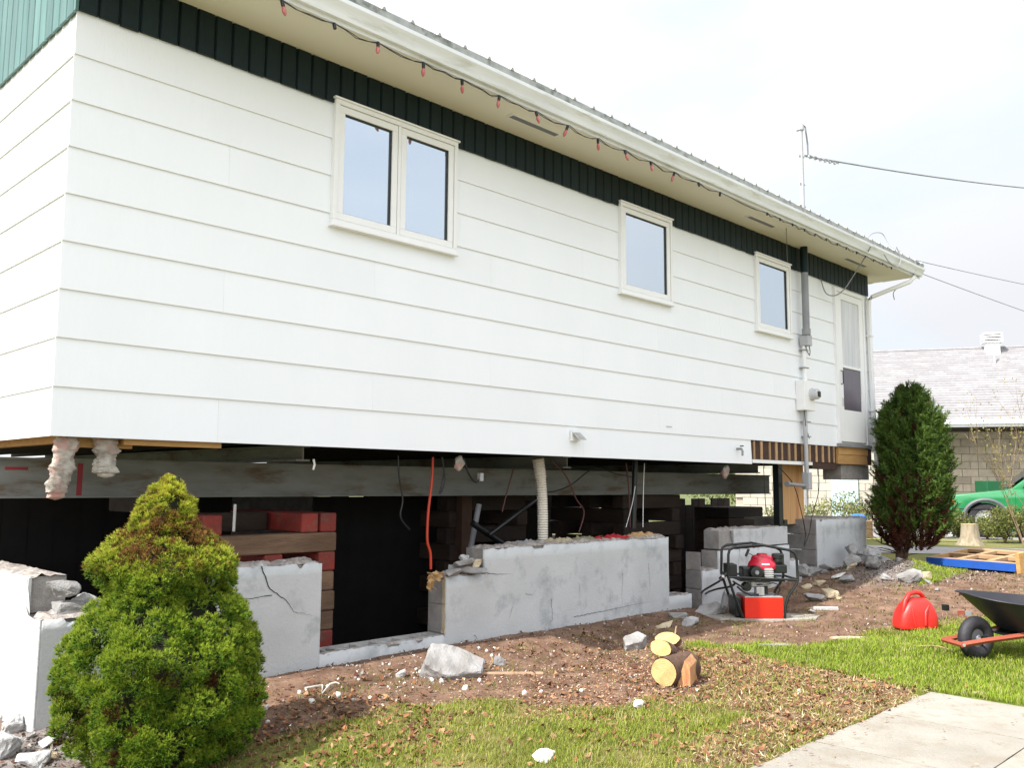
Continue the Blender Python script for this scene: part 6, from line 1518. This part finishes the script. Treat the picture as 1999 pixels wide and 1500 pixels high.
# --- overhead wires and the pole they run to (beyond the right edge)
up = atD(2330, 300, 24); pole = thing('utility_pole', 'wooden utility pole that carries the overhead wires, right of the view', 'pole', (up.x, up.y, .2))
MB().tube([(0, 0, -.3), (0, 0, 9.5)], [.15, .11], 10).build('pole_shaft', mat('pole_wood', (.16, .12, .09), rough=.9), pole)
def wire(label, a, b_, sag, r, m=greyd, name='overhead_wire'):
    n = 24; pts = []
    for i in range(n + 1):
        t_ = i / n; q_ = a.lerp(b_, t_); q_.z -= sag * 4 * t_ * (1 - t_); pts.append(q_)
    return tag(MB().tube(pts, r, 5).build(name, m, smooth=True), label, 'wire')
ms = Vector((mx_, -.115, 5.72)) if False else Vector((9.0, -.115, 5.70))
wire('thick twisted service wire running from the mast to the right edge', ms + Vector((.12, -.03, -.02)), Vector((up.x, up.y, 9.25)), .25, .013)
q0 = ms + Vector((.12, -.03, -.02)); q1 = ms + (Vector((up.x, up.y, 9.25)) - ms).normalized() * .9; q1.z -= .10
b = MB(); 
for k2 in range(2): b.tube([q0.lerp(q1, i / 12) + Vector((0, .02 * math.cos(i * 1.6 + k2 * PI), .02 * math.sin(i * 1.6 + k2 * PI))) for i in range(13)], .011, 5)
tag(b.build('wire_splice', grey), 'twisted splices and connectors where the service wire meets the mast', 'wire splice')
e0 = Vector((11.2, .0, 4.86))
wire('upper thin wire leaving the roof end toward the right edge', e0, atD(2330, 612, 24), .1, .007)
wire('lower thin wire leaving the roof end toward the right edge', Vector((11.5, .05, 4.84)), atD(2330, 712, 24), .1, .007)
cable('antenna_wire', 'springy bent wire standing over the roof edge near its right end', 'wire', [Vector((10.3, -.4, 4.72)), Vector((10.5, -.4, 4.86)), Vector((10.8, -.42, 4.92)), Vector((10.85, -.5, 4.75)), Vector((10.8, -.66, 4.62))], .006, greyd)
cable('hook_wire', 'small kinked wire dangling under the far corner of the eave', 'wire', [onZ(1752, 562, 4.25), onZ(1744, 572, 4.2), onZ(1746, 585, 4.12)], .006, greyd)

# ================================================================== GRASS, LEAVES, CHIPS
def scatter(n, x0, x1, y0, y1): return rg.uniform(x0, x1, n), rg.uniform(y0, y1, n)
def visible(X, Y, mpx=60):
    d = np.stack([X - CAM[0], Y - CAM[1], gzv(X, Y) - CAM[2]], 1); z = d @ CF; x = 999.5 + FPX * (d @ CR) / z; y = 750 - FPX * (d @ CU) / z
    return (z > .5) & (x > -mpx) & (x < 2000 + mpx) & (y < 1500 + mpx * 2)
X, Y = scatter(900000, -1.5, 11.0, -5.2, -.3)
v = visible(X, Y); X, Y = X[v], Y[v]
inside_slab = ((X > -.9) & (X < 4.33) & (Y < -3.19) & (Y > -4.8))
so_, li_, br_ = masks(X, Y)
d1 = fbm(X, Y, 2.6, 31); d2 = fbm(X, Y, 8, 33)
dist = np.hypot(X - CAM[0], Y - CAM[1])
den = np.where(so_, .015, np.where(li_, .42 * (d2 > .44), np.where(br_, .98, .20 + .8 * np.clip((d1 - .38) * 5, 0, 1))))
edge = fbm(X, Y, 6, 35) > .60; den = np.where(so_ & edge, .14, den)
under = (X < 1.2) & (Y > -1.5); den = np.where(under, den * .25, den)
den = den * np.clip(5.2 / dist, .35, 1)
kp = (rg.uniform(0, 1, len(X)) < den) & ~inside_slab; X, Y, br2, li2, d1, so2 = X[kp], Y[kp], br_[kp], li_[kp], d1[kp], so_[kp]
if len(X) > 330000: X, Y, br2, li2, d1, so2 = X[:330000], Y[:330000], br2[:330000], li2[:330000], d1[:330000], so2[:330000]
n = len(X); Z = gzv(X, Y)
tall = (.016 + .034 * rg.uniform(0, 1, n) ** 1.5) * np.where(br2, 1.0, .8) * (.7 + .6 * fbm(X, Y, 1.6, 41)) * np.clip(1.0 + .0 * Z, 1, 1.2)
a = rg.uniform(0, 2 * PI, n); bend = rg.uniform(.25, 1.3, n); w = np.where(br2, .0030, .0030) * np.clip(np.hypot(X - CAM[0], Y - CAM[1]) / 4.5, .9, 2.2)
P = np.stack([X, Y, Z - .003], 1); dx_ = np.stack([np.cos(a), np.sin(a), np.zeros(n)], 1); sx_ = np.stack([-np.sin(a), np.cos(a), np.zeros(n)], 1)
m1 = P + dx_ * (bend * tall * .35)[:, None] + np.array([[0, 0, 1.]]) * (tall * .62)[:, None]; t1 = P + dx_ * (bend * tall * .95)[:, None] + np.array([[0, 0, 1.]]) * tall[:, None]
V = np.stack([P - sx_ * w[:, None] / 2, P + sx_ * w[:, None] / 2, m1 + sx_ * w[:, None] * .4, m1 - sx_ * w[:, None] * .4, t1], 1).reshape(-1, 3)
i5 = np.arange(n)[:, None] * 5
F = np.concatenate([i5 + [0, 1, 2], i5 + [0, 2, 3], i5 + [3, 2, 4]], 0)
f = rg.uniform(0, 1, n)[:, None]; dry = (rg.uniform(0, 1, n) < np.where(br2, .10, .40 - .35 * np.clip((d1 - .4) * 4, 0, 1)))[:, None]
gcol = np.where(br2[:, None], np.array([[.19, .29, .020]]) * (1 - f) + np.array([[.31, .38, .040]]) * f, np.array([[.15, .23, .022]]) * (1 - f) + np.array([[.36, .37, .055]]) * f)
gcol = np.where(dry, np.array([[.46, .37, .19]]) * (.7 + .5 * f), gcol); gcol = np.where((so2)[:, None], gcol * .7, gcol)
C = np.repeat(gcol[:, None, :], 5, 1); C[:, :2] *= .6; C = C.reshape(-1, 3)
gr = arr_mesh('lawn_grass', V, F, leafm, None, C); tag(gr, 'short green and dry grass growing over the lawn', 'grass', kind='stuff')

def flakes(name, X, Y, size, asp, cols, label, cat, lift=.004, curl=.35, m=None, tiltv=.5):
    n = len(X); Z = gzv(X, Y) + lift * rg.uniform(.3, 1.6, n)
    a = rg.uniform(0, 2 * PI, n); tx = rg.normal(0, tiltv, n); L = size * rg.uniform(.5, 1.5, n); Wd = L * asp * rg.uniform(.6, 1.3, n)
    u = np.stack([np.cos(a), np.sin(a), tx * .6], 1); s = np.stack([-np.sin(a), np.cos(a), rg.normal(0, tiltv * .6, n)], 1); c = np.stack([X, Y, Z], 1)
    up_ = np.array([[0, 0, 1.]]) * (L * curl * rg.uniform(-.2, 1, n))[:, None]
    V = np.stack([c - u * L[:, None] / 2 + up_, c - s * Wd[:, None] / 2, c + u * L[:, None] / 2 + up_, c + s * Wd[:, None] / 2], 1).reshape(-1, 3)
    V[:, 2] += .002
    i4 = np.arange(n)[:, None] * 4; F = np.concatenate([i4 + [0, 1, 3], i4 + [1, 2, 3]], 0)
    ci = rg.integers(0, len(cols), n); C = np.array(cols)[ci] * rg.uniform(.65, 1.25, (n, 1)); C = np.repeat(C, 4, 0)
    o = arr_mesh(name, V, F, m or leafm, None, C); return tag(o, label, cat, kind='stuff')
flm = mat('litter_surface', (1, 1, 1), rough=.85, scale=30, attr='col', spec=.2)
# dead leaves over the left lawn and under the bush
X, Y = scatter(40000, -1, 4.6, -3.4, -.3); v = visible(X, Y); X, Y = X[v], Y[v]
so_, li_, br_ = masks(X, Y); pr = np.where(br_, .03, .10) + .55 * (np.hypot(X - 1.0, Y + 1.2) < .75) + .4 * li_ + .25 * (fbm(X, Y, 2.3, 51) > .56); pr = pr * ~((X < 4.33) & (Y < -3.22))
kp = rg.uniform(0, 1, len(X)) < pr * .42
flakes('dead_leaves', X[kp], Y[kp], .034, .6, [(.17, .07, .035), (.24, .11, .05), (.32, .19, .10), (.12, .05, .03)], 'curled brown dead leaves scattered over the lawn and under the bush', 'dead leaves', lift=.012, m=flm)
# chips around the logs
X, Y = scatter(70000, 1.2, 6.5, -3.2, -.25); v = visible(X, Y); X, Y = X[v], Y[v]
so_, li_, br_ = masks(X, Y); dl = np.hypot((X - 3.5) / 1.3, (Y + 1.75) / .75)
pr = np.clip(1.1 - dl * .75, 0, 1) * np.where(br_, .1, 1) + .35 * li_ + .06 * so_; pr = pr * ~((X < 4.33) & (Y < -3.22))
kp = rg.uniform(0, 1, len(X)) < pr * .62
flakes('wood_chips', X[kp], Y[kp], .017, .5, [(.36, .19, .11), (.46, .29, .18), (.28, .14, .08), (.56, .41, .28), (.20, .095, .055)], 'small red-brown wood chips strewn round the logs', 'wood chips', lift=.005, m=flm)
# crumbs and gravel on bare soil
X, Y = scatter(90000, -1.2, 11.5, -4.2, -.02); v = visible(X, Y); X, Y = X[v], Y[v]
so_, li_, br_ = masks(X, Y); near_w = np.exp(-(-Y) / .25)
heap = np.exp(-(((X - 9.8) / .95) ** 2 + ((Y + .9) / .6) ** 2)) * 1.6 + np.exp(-(((X + .05) / .45) ** 2 + ((Y + .3) / .4) ** 2)) * 1.2
pr = so_ * (.10 + .22 * near_w + .85 * heap)
kp = rg.uniform(0, 1, len(X)) < pr * .8
flakes('rubble_crumbs', X[kp], Y[kp], .020, .8, [(.24, .20, .18), (.18, .145, .13), (.32, .29, .26), (.15, .095, .07), (.12, .065, .045)], 'grey crumbs and gravel strewn on the bare soil by the walls', 'gravel', lift=.006, m=flm, tiltv=.8)
X, Y = scatter(9000, .9, 4.2, -1.7, -.05); v = visible(X, Y); X, Y = X[v], Y[v]
so_, li_, br_ = masks(X, Y); kp = (rg.uniform(0, 1, len(X)) < so_ * (.03 + .10 * (np.hypot(X - 2.4, Y + .5) < .6)))
flakes('plaster_crumbs', X[kp], Y[kp], .012, .8, [(.62, .58, .5), (.5, .42, .32), (.7, .68, .64)], 'tiny white plaster crumbs on the soil in front of the sill', 'crumbs', lift=.005, m=flm, tiltv=.8)
# straw and dry litter along the path edge
X, Y = scatter(30000, 1.0, 6.0, -3.4, -2.2); v = visible(X, Y); X, Y = X[v], Y[v]
so_, li_, br_ = masks(X, Y); kp = (rg.uniform(0, 1, len(X)) < (.30 * li_ + .35 * np.exp(-np.abs(Y + 3.17) / .07) * (X < 4.4)))
flakes('dry_straw', X[kp], Y[kp], .045, .10, [(.45, .36, .20), (.36, .26, .13), (.50, .42, .27), (.25, .13, .07)], 'dry straw and needles lying along the edge of the path', 'straw', lift=.008, m=flm)
X, Y = scatter(1500, 0, 4.3, -4.8, -3.2); Z0 = gzv(X, Y)
kp = rg.uniform(0, 1, len(X)) < np.exp(-np.abs(Y + 3.2) / .2) * .6 + .04; X, Y = X[kp], Y[kp]
n = len(X); o = flakes('path_litter', X, Y, .022, .4, [(.22, .12, .07), (.30, .2, .11), (.4, .3, .18)], 'few dry bits lying on the concrete path slabs', 'litter', lift=.0, m=flm, tiltv=.1, curl=.1)
co = np.empty(len(o.data.vertices) * 3, np.float32); o.data.vertices.foreach_get('co', co); co = co.reshape(-1, 3); co[:, 2] = .018 + rg.uniform(0, .004, len(co)); o.data.vertices.foreach_set('co', co.ravel())
